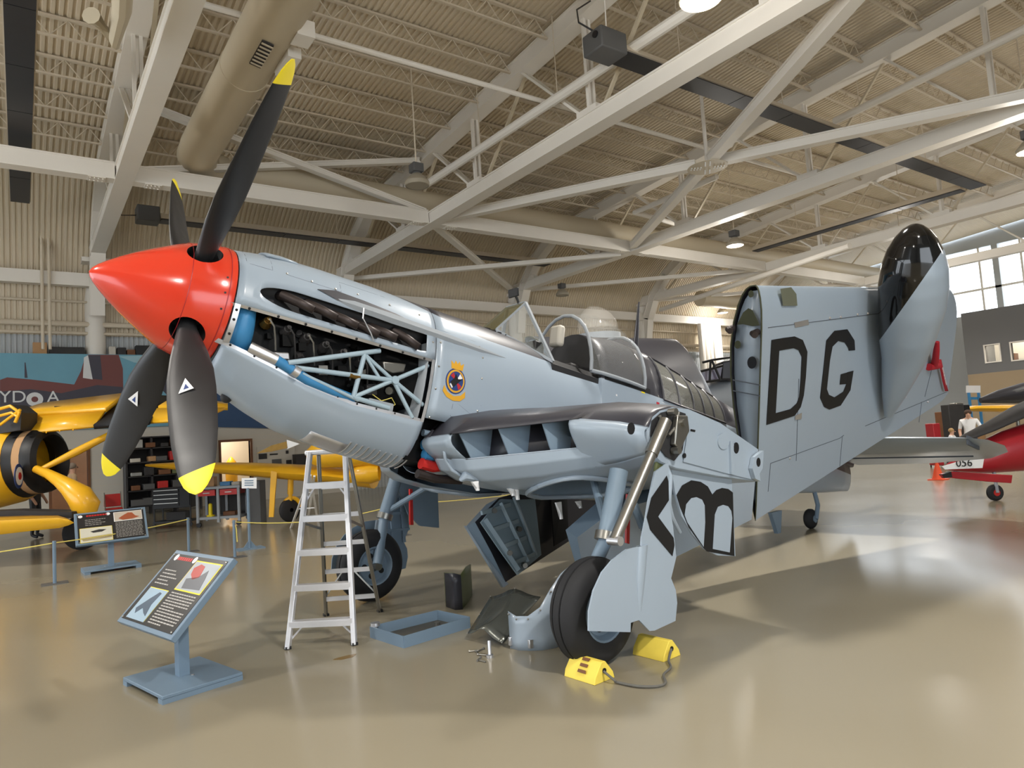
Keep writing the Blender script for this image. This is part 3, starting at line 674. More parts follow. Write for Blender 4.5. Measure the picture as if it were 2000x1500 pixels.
# blades
BR = [(.24, .12, .12, 62), (.42, .14, .12, 60), (.55, .19, .10, 58), (.7, .25, .075, 55), (.9, .305, .055, 51), (1.1, .32, .043, 47), (1.3, .315, .034, 44), (1.5, .295, .026, 43), (1.68, .255, .02, 42), (1.78, .225, .016, 41.5), (1.87, .17, .013, 41), (1.92, .11, .01, 41), (1.955, .04, .006, 41)]
BSGN = -1.0
def blade_frame(ang, r, beta):
    er = DIR(ang); et = LATV * -math.sin(R(ang)) + UPP * math.cos(R(ang)); b = R(beta) * BSGN
    ch = et * math.cos(b) + AXV * math.sin(b); nn = er.cross(ch); return T(-.015, 0, 0) + er * r, ch, nn
def blade_sec(ang, r, c, t, beta, n=18):
    o, ch, nn = blade_frame(ang, r, beta); out = []
    rd = max(0, min(1, (.75 - r) / .3))
    for i in range(n):
        q = 2 * math.pi * i / n; x = math.cos(q); y = math.sin(q)
        yy = y * (1 - .0 * rd) * (lerp(1 - .35 * x, 1, rd))
        out.append(o + ch * (x * c / 2) + nn * (yy * t / 2))
    return out
BM = []
for k, a in enumerate(PB):
    mb = MB(); i0 = 9
    mb.loft([blade_sec(a, *s_) for s_ in BR[:i0 + 1]], True, False)
    bo = mb.build('propeller_blade', 'blade', AC, smooth=50); mb = MB()
    mb.loft([blade_sec(a, *s_) for s_ in BR[i0:]], False, True); mb.build('blade_tip', 'yellow', bo, smooth=50); BM.append(bo)
    if k in (1, 2):
        for sd in (1, -1):
            o, ch, nn = blade_frame(a, 1.02, 45); er = DIR(a); f_ = .03 * sd
            mb = MB(); mb.prism([o + ch * .03 * sd + er * .07 + nn * f_, o + ch * -.07 * sd + er * .07 + nn * f_, o + ch * -.02 * sd - er * .06 + nn * f_][::1], nn * .002 * sd); stk = mb.build('maker_sticker', 'white', bo, smooth=0)
            mb = MB(); mb.prism([o + ch * .0 * sd + er * .05 + nn * (f_ + .002 * sd), o + ch * -.035 * sd + er * .05 + nn * (f_ + .002 * sd), o + ch * -.02 * sd - er * .0 + nn * (f_ + .002 * sd)], nn * .002 * sd); mb.build('sticker_print', 'navy', stk, smooth=0)
# ---- engine bay
mb = MB()
mb.loft([[T(x, y * s_, z) for (y, z) in ((-.3, -.5 * s_), (.30, -.45 * s_), (.36, -.2), (.30, .1), (.2, .3), (-.2, .3), (-.36, .0))] for x, s_ in ((-.3, .8), (-.6, .95), (-1.3, 1.05), (-1.93, 1.05))]); eng = mb.build('engine_block', 'engine', AC)
for i in range(6):
    x = -.52 - i * .16
    mb = MB(); p = T(x, .36, -.12 - .02 * i); mb.tube(p, p + Vector((0, .06, .02)), .045, .03, 10); mb.tube(p + Vector((0, .06, .02)), p + Vector((0, .09, .03)), .018, n=8)
    mb.build('spark_plug', 'brass' if i == 0 else 'dark', eng)
    mb = MB(); mb.path([p + Vector((0, .09, .03)), p + Vector((-.03, .1, -.03)), p + Vector((-.05, .06, -.12)), p + Vector((-.06, .03, -.2))], .007, 6); mb.build('ignition_lead', 'dark' if i % 2 else 'steel', eng)
random.seed(3)
for i in range(26):
    x = random.uniform(-.5, -1.85); z = random.uniform(-.5, -.1) if x < -.9 else random.uniform(-.34, -.12); p = T(x, .34, z); sz = random.uniform(.02, .05)
    mb = MB()
    if i % 3: mb.tube(p, p + Vector((random.uniform(-.05, .05), random.uniform(.02, .07), random.uniform(-.05, .05))), sz * .7, n=8)
    else: mb.hexa([p + Vector((sz * a, b * .06, sz * c)) for c in (-1, 1) for a, b in ((-1, 0), (1, 0), (1, 1), (-1, 1))])
    mb.build('accessory', ('engine', 'engine', 'dark', 'engine', 'steel')[i % 5], eng)
mb = MB(); mb.path([SL(488, 678, .40), SL(505, 686, .42), SL(540, 703, .43)], .042, 12); mb.build('coolant_union', 'alu', eng)
mb = MB(); mb.path([SL(538, 702, .43), SL(600, 742, .43), SL(650, 764, .42), SL(690, 780, .40)], .04, 12); mb.build('coolant_pipe', 'bluepipe', eng)
mb = MB(); mb.tube(SL(572, 722, .455), SL(583, 729, .455), .043, n=12); mb.build('pipe_joint', 'alu', eng)
mb = MB(); p = [T(-.36, .0, .14), T(-.36, .22, .06), T(-.36, .33, -.06), T(-.37, .33, -.22), T(-.39, .20, -.34), T(-.39, 0, -.38)]; mb.path(smooth_pts(p), .085, 14); mb.build('header_tank', 'bluepipe', eng)
mb = MB(); mb.prism([SL(500, 688, .37), SL(560, 690, .37), SL(562, 705, .37), SL(515, 702, .37)], (0, .05, 0)); mb.build('magneto', 'alu', eng, bevel=.01)
mb = MB(); mb.prism([SL(742, 707, .37), SL(775, 710, .37), SL(788, 712, .37), SL(784, 727, .37), SL(762, 731, .37), SL(744, 723, .37)], (0, .05, 0)); mb.build('carburettor', 'steel', eng, bevel=.01)
mb = MB(); mb.prism([SL(715, 778, .37), SL(763, 790, .37), SL(760, 808, .37), SL(712, 793, .37)], (0, .06, 0)); mb.build('junction_box', 'silver', eng, bevel=.008)
mb = MB(); mb.path([SL(729, 772, .40), SL(727, 770, .40), SL(745, 783, .41), SL(765, 777, .41), SL(772, 790, .4), SL(760, 797, .4)], .004, 6); mb.build('yellow_wire', 'yrope', eng)
HB = (768, 743)
for a, b_, r_ in (((562, 709), (742, 685), .021), ((575, 718), HB, .02), ((712, 692), (690, 776), .02), ((714, 694), HB, .016), (HB, (836, 714), .019), (HB, (690, 776), .018), (HB, (826, 791), .019), (HB, (805, 816), .018), ((590, 730), (700, 782), .014), ((690, 776), (760, 797), .02), ((712, 692), (742, 740), .014)):
    mb = MB(); mb.tube(SL(*a, .455), SL(*b_, .455), r_, n=10); mb.build('engine_bearer_tube', 'bearer', AC)
mb = MB(); p = SL(*HB, .44); mb.tube(p, p + Vector((0, .04, 0)), .035, n=14); mb.build('bearer_hub', 'bearer', AC)
mb = MB(); mb.tube(SL(682, 733, .455), SL(702, 737, .455), .022, n=10); mb.build('bearer_clamp', 'brass', AC)
mb = MB(); mb.grid([[FZ(-1.90, z, 1, -.02), T(-1.90, .0, z)] for z in frange(-.7, .1, 6)]); mb.build('firewall', 'silver', AC, fix=False, solid=.01)

# ---- fuselage behind the firewall
xb = sorted(set(frange(-1.96, -3.36, 14) + frange(-3.36, -4.04, 6) + [-4.05] + frange(-4.05, -5.1, 6) + frange(-5.1, -6.5, 12) + frange(-6.5, -10.8, 14)), reverse=True)
mb = MB(); mb.m = 0
for sd in (1, -1):
    xl = [x for x in xb if x <= -2.2]; skin(mb, xl, [-90] * len(xl), [AZ(x, -.56) for x in xl], 8, sd)
    skin(mb, xb, [AZ(x, -.56) for x in xb], [adem(x) for x in xb], 10, sd)
mb.m = 1
for sd in (1, -1):
    xa = [x for x in xb if x >= -3.37]; skin(mb, xa, [adem(x) for x in xa], [90] * len(xa), 8, sd)
    xc = [x for x in xb if -5.12 <= x <= -4.05]; skin(mb, xc, [adem(x) for x in xc], [90] * len(xc), 8, sd)
    xd = [x for x in xb if x <= -6.49]; skin(mb, xd, [adem(x) for x in xd], [90] * len(xd), 8, sd)
    xg = [x for x in xb if -6.51 <= x <= -5.09]; skin(mb, xg, [64] * len(xg), [90] * len(xg), 3, sd)
mb.grid([[T(-4.05, y, z0_) for y in (-.45, 0, .45)] for z0_ in (.2, .55)])
fus = mb.build('fuselage', ['skygrey', 'seagrey'], AC, fix=False, solid=.006)
zz = [FP(-4.052, a) for a in frange(AZ(-4.06, .29), 90, 8)] + [FP(-4.052, a, -1) for a in frange(90, AZ(-4.06, .29), 8)]
mb = MB(); mb.prism(zz, AXV * .01); mb.build('cockpit_bulkhead', 'recess', AC)
mb = MB(); mb.loft([[T(x, y * .48, z) for y, z in ((-1, -.3), (1, -.3), (1, .27), (.96, .28), (.92, -.25), (-.92, -.25), (-.96, .28), (-1, .27))] for x in (-3.36, -4.04)], True, True); mb.build('cockpit_tub', 'recess', AC)
mb = MB(); mb.hexa([T(x, y, z) for z in (-.2, .45) for x, y in ((-4.02, -.22), (-3.86, -.22), (-3.86, .22), (-4.02, .22))]); st_ = mb.build('pilot_seat', 'dark', AC, bevel=.03)
p = ST(1088, 657, .12); mb = MB(); mb.hexa([T(p.x + a * .05, p.y + b_ * .085, p.z + c * .12) for c in (-1, 1) for a, b_ in ((-1, -1), (1, -1), (1, 1), (-1, 1))]); mb.build('headrest', 'block', st_, bevel=.035)
mb = MB(); mb.hexa([T(x, y, z) for z in (.1, .5) for x, y in ((-3.34, -.36), (-3.2, -.36), (-3.2, .36), (-3.34, .36))]); mb.build('instrument_panel', 'black', AC, bevel=.02)
# windscreen
apx = ST(1020, 593, .1); fb = ST(957, 637, .06)
ax_, az_ = apx.x, apx.z; fx, fz = fb.x, .53
base = lambda s_: T(-3.38, s_ * .455, .30)
mb = MB(); mb.prism([T(fx, -.16, fz), T(fx, .16, fz), T(ax_, .15, az_), T(ax_, -.15, az_)], AXV * .02); mb.build('windscreen_glass', 'oliveglass', AC, smooth=0)
for s_ in (1, -1):
    mb = MB(); mb.prism([T(fx, .16 * s_, fz), base(s_), T(ax_, .15 * s_, az_)], Vector((0, .006 * s_, 0))); mb.build('windscreen_side', 'glass', AC, smooth=0)
    mb = MB(); mb.bar(base(s_), T(ax_, .15 * s_, az_), .035, .03); mb.bar(T(fx, .16 * s_, fz), T(ax_, .15 * s_, az_), .02, .02); mb.bar(T(fx, .16 * s_, fz), base(s_), .02, .03); mb.build('windscreen_frame', 'silver', AC)
mb = MB(); mb.bar(T(ax_, -.15, az_), T(ax_, .15, az_), .03, .03); mb.build('windscreen_bow', 'silver', AC)
p = SL(1003, 572, .05); mb = MB(); mb.path([T(ax_, .05, az_), T(ax_ + .04, .05, az_ + .06), p], .014, 6); mo = mb.build('mirror_stalk', 'black', AC)
mb = MB(); mb.hexa([p + Vector((a * .012, b_ * .075, c * .045)) for c in (-1, 1) for a, b_ in ((-1, -1), (1, -1), (1, 1), (-1, 1))]); mb.build('rear_view_mirror', 'black', mo, bevel=.006)
# sliding hood
HD = [(-3.90, 1.02, .49), (-4.05, 1.09, .525), (-4.25, 1.13, .54), (-4.45, 1.13, .54), (-4.62, 1.08, .53), (-4.76, 1.0, .51)]
HSEC = [(1.0, 0.0), (.985, .18), (.93, .36), (.83, .56), (.69, .73), (.50, .87), (.27, .965), (0.0, 1.0)]
def hood(x, zt, w, k, o_=0): f_ = HSEC[k]; return T(x, (w + o_) * f_[0], .33 + (zt - .33 + o_) * f_[1])
def hood_row(x, zt, w, o_=0):
    r_ = [hood(x, zt, w, k, o_) for k in range(8)]; return r_ + [Vector((q.x, -q.y, q.z)) for q in r_[-2::-1]]
mb = MB(); mb.grid([hood_row(*h) for h in HD]); mb.build('canopy_glass', 'hoodglass', AC, fix=False, smooth=60)
for i in (0, 5):
    mb = MB(); mb.path(hood_row(*HD[i], .004), .02, 8); mb.build('canopy_frame', 'silver', AC)
for s_ in (1, -1): mb = MB(); mb.path([Vector((q.x, s_ * q.y, q.z)) for q in [hood(*h, 0) for h in HD]], .022, 8); mb.build('canopy_rail', 'silver', AC)
mb = MB(); mb.path([SL(1172, 734, .47), SL(1188, 731, .47)], .014, 6); mb.build('canopy_handle', 'yellow', AC)
mb = MB(); mb.grid([[FZ(x, .335, 1, .008), FZ(x, .275, 1, .008)] for x in frange(-3.36, -4.85, 14)]); mb.build('canopy_sill', 'black', AC, fix=False)
for k in range(4):
    x = -2.72 - k * .07; b = MB(); b.path([FP(x, a, 1, .004) for a in frange(70, 84, 4)], .012, 6); b.build('deck_vent_slat', 'black', fus)
# aerial mast
a_, b_ = SL(1240, 692, 0), SL(1248, 590, 0); mb = MB(); mb.loft([mb.ring(a_, b_ - a_, .05, 12, sx=.4), mb.ring(a_.lerp(b_, .5), b_ - a_, .035, 12, sx=.4), mb.ring(b_, b_ - a_, .012, 12, sx=.4)]); mb.build('aerial_mast', 'seagrey', AC)
# observer glazing
for sd in (1, -1):
    for i, (x0, x1) in enumerate(((-5.11, -5.42), (-5.44, -5.74), (-5.76, -5.98), (-6.0, -6.22), (-6.24, -6.49))):
        xx = frange(x0, x1, 3); mb = MB(); skin(mb, xx, [AZ(x, .275) for x in xx], [64] * 4, 6, sd); mb.build('observer_window', 'pane', AC, fix=False)
    for x in (-5.10, -5.43, -5.75, -5.99, -6.23, -6.5):
        mb = MB(); mb.path([FP(x, a, sd, .004) for a in frange(AZ(x, .27), 64, 6)], .014, 6); mb.build('window_bar', 'seagrey', AC)
    mb = MB(); mb.path([FP(x, 64, sd, .004) for x in frange(-5.1, -6.5, 8)], .016, 6); mb.path([FZ(x, .27, sd, .004) for x in frange(-5.1, -6.5, 8)], .014, 6); mb.build('window_rail', 'seagrey', AC)
mb = MB(); mb.hexa([T(x, y, z) for z in (-.3, .2) for x, y in ((-6.4, -.4), (-5.1, -.45), (-5.1, .45), (-6.4, .4))]); mb.build('observer_floor', 'recess', AC)
# panel seams
mb = MB()
def seam(f, a, b, n=14, w=.0028): mb.path([f(lerp(a, b, i / n)) for i in range(n + 1)], w, 5)
seam(lambda x: FZ(x, .30, 1), -.2, -1.05); seam(lambda z: FZ(-1.05, z, 1), .30, .40); seam(lambda x: FZ(x, .40, 1), -1.05, -1.95); seam(lambda x: FZ(x, .32, 1), -1.05, -1.95)
seam(lambda z: FZ(-1.955, z, 1), -.75, .51, 24); seam(lambda z: FZ(-2.5, z, 1), -.5, .5, 20); seam(lambda x: FZ(x, .15, 1), -1.96, -2.5); seam(lambda x: FZ(x, .24, 1), -1.96, -2.5)
seam(lambda z: FZ(-.30, z, 1), .30, .44, 6); seam(lambda z: FZ(-.49, z, 1), .30, .5, 6)
seam(lambda x: FZ(x, -.50, 1), -2.2, -2.45, 5); seam(lambda z: FZ(-2.2, z, 1), -.50, -.36, 5); seam(lambda t_: FZ(lerp(-2.2, -2.42, t_), lerp(-.36, -.45, t_), 1), 0, 1, 6)
sm = mb.build('panel_seams', 'seam', fus)
mb = MB()
for x, z in [(-2.0, .12), (-2.0, -.1), (-2.0, -.3), (-2.0, -.55), (-2.47, .1), (-2.47, -.1), (-2.47, -.4), (-2.2, -.55), (-2.35, -.52), (-2.44, .2), (-2.1, .19), (-1.92, .2), (-1.92, .1), (-.6, .31), (-.8, .31), (-1.0, .31), (-1.2, .33), (-1.5, .33), (-1.8, .33)]: mb.sphere(FZ(x, z, 1, .0), .011, 8, 4)
mb.build('fasteners', 'steel', fus)
# badge on the side
bc = (-2.19, -.19); CX = lambda u, v, o_=.004: FZ(bc[0] - u * 1.2, bc[1] + v, 1, o_)
def badge(name, pts, m, o_): b = MB(); b.prism([CX(u, v, o_) for u, v in pts], (0, .002, 0)); return b.build(name, m, bd, smooth=0)
b = MB(); b.prism([CX(.088 * math.cos(q), .115 * math.sin(q), .002) for q in frange(0, 2 * math.pi, 28)[:-1]], (0, .002, 0)); bd = b.build('squadron_badge', 'navy', AC, smooth=0)
badge('badge_ring', [(.078 * math.cos(q), .103 * math.sin(q)) for q in frange(0, 2 * math.pi, 28)[:-1]], 'gold', .005)
badge('badge_field', [(.064 * math.cos(q), .086 * math.sin(q)) for q in frange(0, 2 * math.pi, 28)[:-1]], 'navy', .008)
for k in range(4):
    a = R(45 + 90 * k); badge('badge_star', [(0, 0), (.06 * math.cos(a - .3), .08 * math.sin(a - .3)), (.06 * math.cos(a + .3), .08 * math.sin(a + .3))], 'white' if k % 2 == 0 else 'redtag', .011)
badge('badge_emblem', [(-.02, -.06), (.02, -.01), (.05, .03), (.015, .02), (-.01, .06), (-.02, .02), (-.05, -.02)], 'black', .014)
badge('badge_crown', [(-.05, .105), (.05, .105), (.058, .175), (.03, .15), (.018, .185), (0, .155), (-.018, .185), (-.03, .15), (-.058, .175)], 'gold', .004)
badge('badge_ribbon', [(-.095, -.06), (-.06, -.11), (0, -.135), (.06, -.115), (.095, -.07), (.10, -.125), (.06, -.165), (0, -.175), (-.06, -.155), (-.10, -.11)], 'gold', .006)
for (px, py, m, w, h) in ((1258, 766, 'yellow', .06, .022), (1286, 789, 'redtag', .05, .04), (1204, 772, 'white', .02, .02)):
    p = ST(px, py, .54); b = MB(); b.prism([FZ(p.x + a * w, p.z + c * h, 1, .004) for a, c in ((-.5, -.5), (.5, -.5), (.5, .5), (-.5, .5))], (0, .003, 0)); b.build('stencil_mark', m, fus, smooth=0)
p = ST(464, 792, .3); b = MB(); q_ = FZ(p.x, p.z, 1, .0)
b.sphere(q_, .045, 14, 8); po_ = b.build('drain_port', 'recess', lc)
# chin louvres
for i in range(11):
    x = -1.42 - i * .055; b = MB(); b.path([FP(x, a, 1, .006) for a in frange(-84, -62, 5)], .008, 6); b.build('louvre', 'alu', lc)
b = MB(); xx = frange(-1.08, -1.42, 5); b.grid([[FP(x, a, 1, .008) for a in frange(-88, -66, 4)] for x in xx]); b.build('louvre_plate', 'alu', lc, fix=False, solid=.004)
# plumbing behind the cowl
for pts, r_, m in (([(826, 868), (850, 872), (885, 892)], .045, 'bluepipe'), ([(828, 888), (850, 890), (880, 915)], .05, 'bluepipe'), ([(822, 905), (845, 912), (875, 908)], .05, 'redpaint'), ([(838, 862), (856, 868), (880, 868)], .03, 'bluegrey'), ([(840, 880), (865, 880)], .03, 'redpaint'), ([(815, 925), (850, 935), (900, 938)], .04, 'exhaust'), ([(826, 845), (850, 850), (880, 858)], .03, 'bluegrey')):
    b = MB(); b.path([SL(*q, .36) for q in pts], r_, 10); b.build('service_pipe', m, AC)
b = MB(); b.hexa([T(x, y, z) for z in (-.92, -.5) for x, y in ((-2.6, -.3), (-1.93, -.3), (-1.93, .3), (-2.6, .3))]); b.build('accessory_case', 'engine', AC)

# ---- centre section stub with radiator intake, port and starboard
UPN = {.42: [(-2.02, -.72), (-2.2, -.50), (-2.6, -.36), (-3.1, -.24), (-3.6, -.18), (-4.2, -.2), (-5.0, -.4)],
       .74: [(-2.08, -.69), (-2.24, -.53), (-2.6, -.40), (-3.1, -.26), (-3.6, -.18), (-4.2, -.2), (-4.95, -.4)],
       1.10: [(-2.46, -.575), (-2.6, -.46), (-2.85, -.36), (-3.2, -.24), (-3.62, -.17), (-4.15, -.2), (-4.9, -.4)],
       1.46: [(-2.83, -.46), (-2.9, -.38), (-3.08, -.30), (-3.3, -.22), (-3.62, -.17), (-4.1, -.22), (-4.84, -.4)],
       1.72: [(-3.04, -.46), (-3.08, -.38), (-3.2, -.30), (-3.36, -.24), (-3.62, -.20), (-4.1, -.25), (-4.78, -.41)],
       1.95: [(-3.13, -.50), (-3.16, -.41), (-3.25, -.34), (-3.4, -.28), (-3.62, -.25), (-4.1, -.28), (-4.73, -.41)]}
LWN = {.42: [(-2.15, -.88), (-2.22, -.97), (-2.4, -1.03), (-2.7, -1.06), (-3.3, -1.06), (-4.2, -.93), (-5.0, -.74)],
       .74: [(-2.25, -.87), (-2.30, -.96), (-2.45, -1.03), (-2.75, -1.06), (-3.3, -1.05), (-4.2, -.92), (-4.95, -.74)],
       1.10: [(-2.60, -.77), (-2.64, -.86), (-2.78, -.94), (-3.0, -.97), (-3.4, -.96), (-4.2, -.86), (-4.9, -.73)],
       1.46: [(-2.95, -.67), (-2.98, -.75), (-3.08, -.82), (-3.25, -.86), (-3.5, -.87), (-4.2, -.80), (-4.84, -.72)],
       1.72: [(-3.06, -.56), (-3.08, -.66), (-3.15, -.76), (-3.28, -.80), (-3.5, -.82), (-4.15, -.78), (-4.78, -.72)],
       1.95: [(-3.13, -.52), (-3.14, -.62), (-3.18, -.70), (-3.3, -.75), (-3.5, -.77), (-4.1, -.75), (-4.73, -.71)]}
def ycol(tab, n=4):
    ks = sorted(tab); out = []
    for a, b in zip(ks, ks[1:]):
        for i in range(n):
            t_ = i / n; out.append((lerp(a, b, t_), [tuple(lerp(p[k], q[k], t_) for k in (0, 1)) for p, q in zip(tab[a], tab[b])]))
    out.append((ks[-1], tab[ks[-1]])); return out
for sd in (1, -1):
    nm = 'port' if sd > 0 else 'starboard'
    up = ycol(UPN); lw_ = ycol(LWN)
    mb = MB(); mb.m = 1; mb.grid([[T(x, sd * y, z) for x, z in pr_] for y, pr_ in up])
    mb.m = 0; fy = ycol(LWN, 10); fx = []
    for y, pr_ in fy:
        row = []
        for a, c in zip(pr_, pr_[1:]):
            for k in range(8): row.append((lerp(a[0], c[0], k / 8), lerp(a[1], c[1], k / 8)))
        fx.append((y, row + [pr_[-1]]))
    BX, BY, BA, BB = -3.42, .98, .52, .42
    inb = lambda x, y: ((x - BX) / BA) ** 2 + ((y - BY) / BB) ** 2 < 1
    mb.grid([[T(x, sd * y, z) for x, z in r_] for y, r_ in fx], lambda i, j: inb(sum(fx[i + a][1][j + c][0] for a in (0, 1) for c in (0, 1)) / 4, (fx[i][0] + fx[i + 1][0]) / 2))
    def zlow(x, y):
        for (y0, r0), (y1, r1) in zip(fx, fx[1:]):
            if y0 <= y <= y1:
                t_ = (y - y0) / (y1 - y0); return lerp(interp([p[:2] for p in r0], x)[0], interp([p[:2] for p in r1], x)[0], t_)
        return -.8
    mb.grid([[T(p[1][-1][0], sd * p[0], p[1][-1][1]), T(q[1][-1][0], sd * p[0], q[1][-1][1])] for p, q in zip(up, lw_)])
    for rng in ((.40, .75), (1.45, 1.96)):
        sel = [(p, q) for p, q in zip(up, lw_) if rng[0] <= p[0] <= rng[1]]
        rows = []
        for p, q in sel:
            a, b = p[1][0], q[1][0]; bul = .07 if rng[0] < 1 else 0.0
            rows.append([T(lerp(a[0], b[0], t_) + bul * math.sin(math.pi * t_), sd * p[0], lerp(a[1], b[1], t_)) for t_ in frange(0, 1, 6)])
        mb.grid(rows)
    mb.build('wing_stub', ['skygrey', 'seagrey'], AC, fix=False, solid=.008, smooth=45)
    # intake interior
    mb = MB(); mb.grid([[T(lerp(-2.08, -2.83, (y - .74) / .72) - .40, sd * y, lerp(-.50, -.32, (y - .74) / .72)), T(lerp(-2.08, -2.83, (y - .74) / .72) - .40, sd * y, lerp(-1.0, -.8, (y - .74) / .72))] for y in frange(.74, 1.46, 4)]); rad = mb.build('radiator_face', 'seagrey', AC, fix=False, solid=.01)
    mb = MB(); mb.grid([[T(lerp(-2.25, -2.95, (y - .74) / .72) - d, sd * y, lerp(-.875, -.675, (y - .74) / .72) - .35 * d) for d in (0, .2, .4)] for y in frange(.74, 1.46, 4)]); mb.build('intake_floor', 'seagrey', rad, fix=False, solid=.01)
    for y in (.745, .97, 1.22, 1.455):
        t_ = (y - .74) / .72; x0 = lerp(-2.08, -2.83, t_); z0 = lerp(-.69, -.46, t_); x1 = lerp(-2.25, -2.95, t_); z1 = lerp(-.87, -.67, t_)
        mb = MB(); mb.prism([T(x0 - .05, sd * y, z0 + .02), T(x0 - .4, sd * y, z0 + .2), T(x0 - .4, sd * y, z1 - .1), T(x1 - .06, sd * y, z1 - .02)], (0, .012, 0)); mb.build('intake_vane', 'bluegrey', rad, smooth=0)
    # end rib
    out = [T(x, sd * 1.955, z) for x, z in UPN[1.95]] + [T(x, sd * 1.955, z) for x, z in LWN[1.95][::-1]]
    mb = MB(); mb.prism(out, (0, -.02 * sd, 0)); rb = mb.build('end_rib', 'skygrey', AC, smooth=0)
    if sd > 0:
        L2 = 1.962
        def rpoly(name, pts, m, th=.006, par=rb): b = MB(); b.prism([SL(x, y, L2) for x, y in pts], (0, th, 0)); return b.build(name, m, par, smooth=0)
        rpoly('hinge_recess', [(1272, 822), (1290, 806), (1315, 800), (1338, 808), (1340, 830), (1332, 880), (1316, 900), (1300, 892), (1282, 868), (1270, 850)], 'recess')
        b = MB(); b.prism([SL(x, y, 1.97) for x, y in ((1314, 812), (1334, 812), (1338, 842), (1320, 880), (1308, 868))], (0, .05, 0)); b.build('hinge_fitting', 'steel', rb, bevel=.01)
        for (x, y) in ((1307, 805), (1314, 880), (1288, 830), (1325, 826)):
            b = MB(); p = SL(x, y, 1.98); b.tube(p, p + Vector((0, .07, 0)), .03, n=10); b.build('hinge_pin', 'steel', rb)
        b = MB(); b.path([SL(x, y, 1.98) for x, y in ((1288, 812), (1296, 830), (1300, 850))], .016, 6); b.path([SL(x, y, 1.99) for x, y in ((1325, 805), (1318, 835), (1306, 850))], .014, 6); b.build('hydraulic_line', 'steel', rb)
        rpoly('rib_hole', [(1232 + 7 * math.cos(q), 837 + 12 * math.sin(q)) for q in frange(0, 6.283, 14)[:-1]], 'black')
        rpoly('rib_plate', [(1343, 815), (1360, 830), (1440, 872), (1470, 893), (1474, 938), (1420, 925), (1334, 902), (1340, 860)], 'skygrey', .004)
        rpoly('rib_slot', [(1348, 838), (1357, 840), (1356, 844), (1347, 842)], 'black', .008); rpoly('rib_hole', [(1336 + 3 * math.cos(q), 890 + 5 * math.sin(q)) for q in frange(0, 6.283, 10)[:-1]], 'black', .008)
        rpoly('rib_hole', [(1437 + 5 * math.cos(q), 875 + 11 * math.sin(q)) for q in frange(0, 6.283, 14)[:-1]], 'black', .008); rpoly('rib_blister', [(1411 + 11 * math.cos(q), 862 + 16 * math.sin(q)) for q in frange(0, 6.283, 18)[:-1]], 'skygrey', .014)
        rpoly('rib_stiffener', [(1422, 862), (1428, 864), (1430, 928), (1424, 926)], 'skygrey', .025); rpoly('rib_slot', [(1330, 855), (1334, 850), (1327, 868), (1324, 866)], 'black', .008)
        b = MB(); b.prism([SL(x, y, 1.97) for x, y in ((1466, 893), (1484, 880), (1482, 915), (1476, 925), (1478, 940), (1468, 935), (1462, 915))], (0, .04, 0)); b.build('latch_bracket', 'skygrey', rb, smooth=0)
        rpoly('latch_hole', [(1472 + 4 * math.cos(q), 903 + 9 * math.sin(q)) for q in frange(0, 6.283, 12)[:-1]], 'black', .05)
    # open wheel bay in the underside
    q_ = frange(0, 2 * math.pi, 36)[:-1]; el = [(BX + (BA + .012) * math.cos(a), BY + (BB + .012) * math.sin(a)) for a in q_]
    r0 = [T(x, sd * y, zlow(x, y) - .006) for x, y in el]; r1 = [T(BX + (x - BX) * .98, sd * (BY + (y - BY) * .98), -.50) for x, y in el]
    mb = MB(); mb.loft([r0, r1], False, True); tub = mb.build('wheel_bay', 'bluegrey', AC)
    mb = MB(); mb.path([p + UPP * -.012 for p in r0] + [r0[0] + UPP * -.012], .024, 8); mb.build('bay_rim', 'skygrey', tub)
    for k in range(6):
        x = -3.02 - k * .16; h_ = BB * math.sqrt(max(0, 1 - ((x - BX) / BA) ** 2)); mb = MB(); mb.hexa([T(x + a, sd * (BY + b_ * h_), z) for z in (-.78, -.52) for a, b_ in ((-.012, -1), (.012, -1), (.012, 1), (-.012, 1))]); mb.build('bay_rib', 'skygrey', tub)
    for k in range(5):
        y = BY - BB + .04 + k * .05; mb = MB(); mb.path([T(-3.1, sd * y, -.80 - .02 * (k % 2)), T(-3.4, sd * (y - .02), -.82), T(-3.75, sd * y, -.8)], .012, 6); mb.build('bay_pipe', 'recess', tub)
    # bluff nose fairing outboard of the intake
    mb = MB(); rows = []
    for y in (1.40, 1.42, 1.47, 1.54, 1.62, 1.72, 1.82, 1.95):
        tk = ycol(UPN, 20); lk = ycol(LWN, 20); u_ = min(tk, key=lambda e: abs(e[0] - y))[1]; l_ = min(lk, key=lambda e: abs(e[0] - y))[1]
        a, c = u_[0], l_[2]; e = 1 - ((1.60 - y) / .21) ** 2 if y < 1.60 else 1 - ((y - 1.60) / .38) ** 2 * .95; e = math.sqrt(max(e, .0)); mx_, mz_ = (a[0] + c[0]) / 2, (a[1] + c[1]) / 2
        bl_ = .155 * e + .0; sc = 1.0
        rows.append([T(mx_ + (lerp(a[0], c[0], t_) - mx_) * sc + bl_ * math.sin(math.pi * t_ ** .62), sd * y, mz_ + (lerp(a[1], c[1], t_) - mz_) * sc) for t_ in frange(0, 1, 10)])
    mb.grid(rows); mb.build('nose_fairing', 'skygrey', AC, fix=False, solid=.006, smooth=70)
for (px, py, dz) in ((1003, 950, .12), (1088, 985, .14), (995, 958, .05), (925, 945, .06), (1127, 983, .05)):
    p = SL(px, py, .75); mb = MB(); mb.prism([p + Vector((.03, 0, .02)), p + Vector((-.04, 0, .02)), p + Vector((-.02, 0, -dz)), p + Vector((-.045, 0, -dz))], (0, .02, 0)); mb.build('drain_stub', 'white', AC, smooth=0)
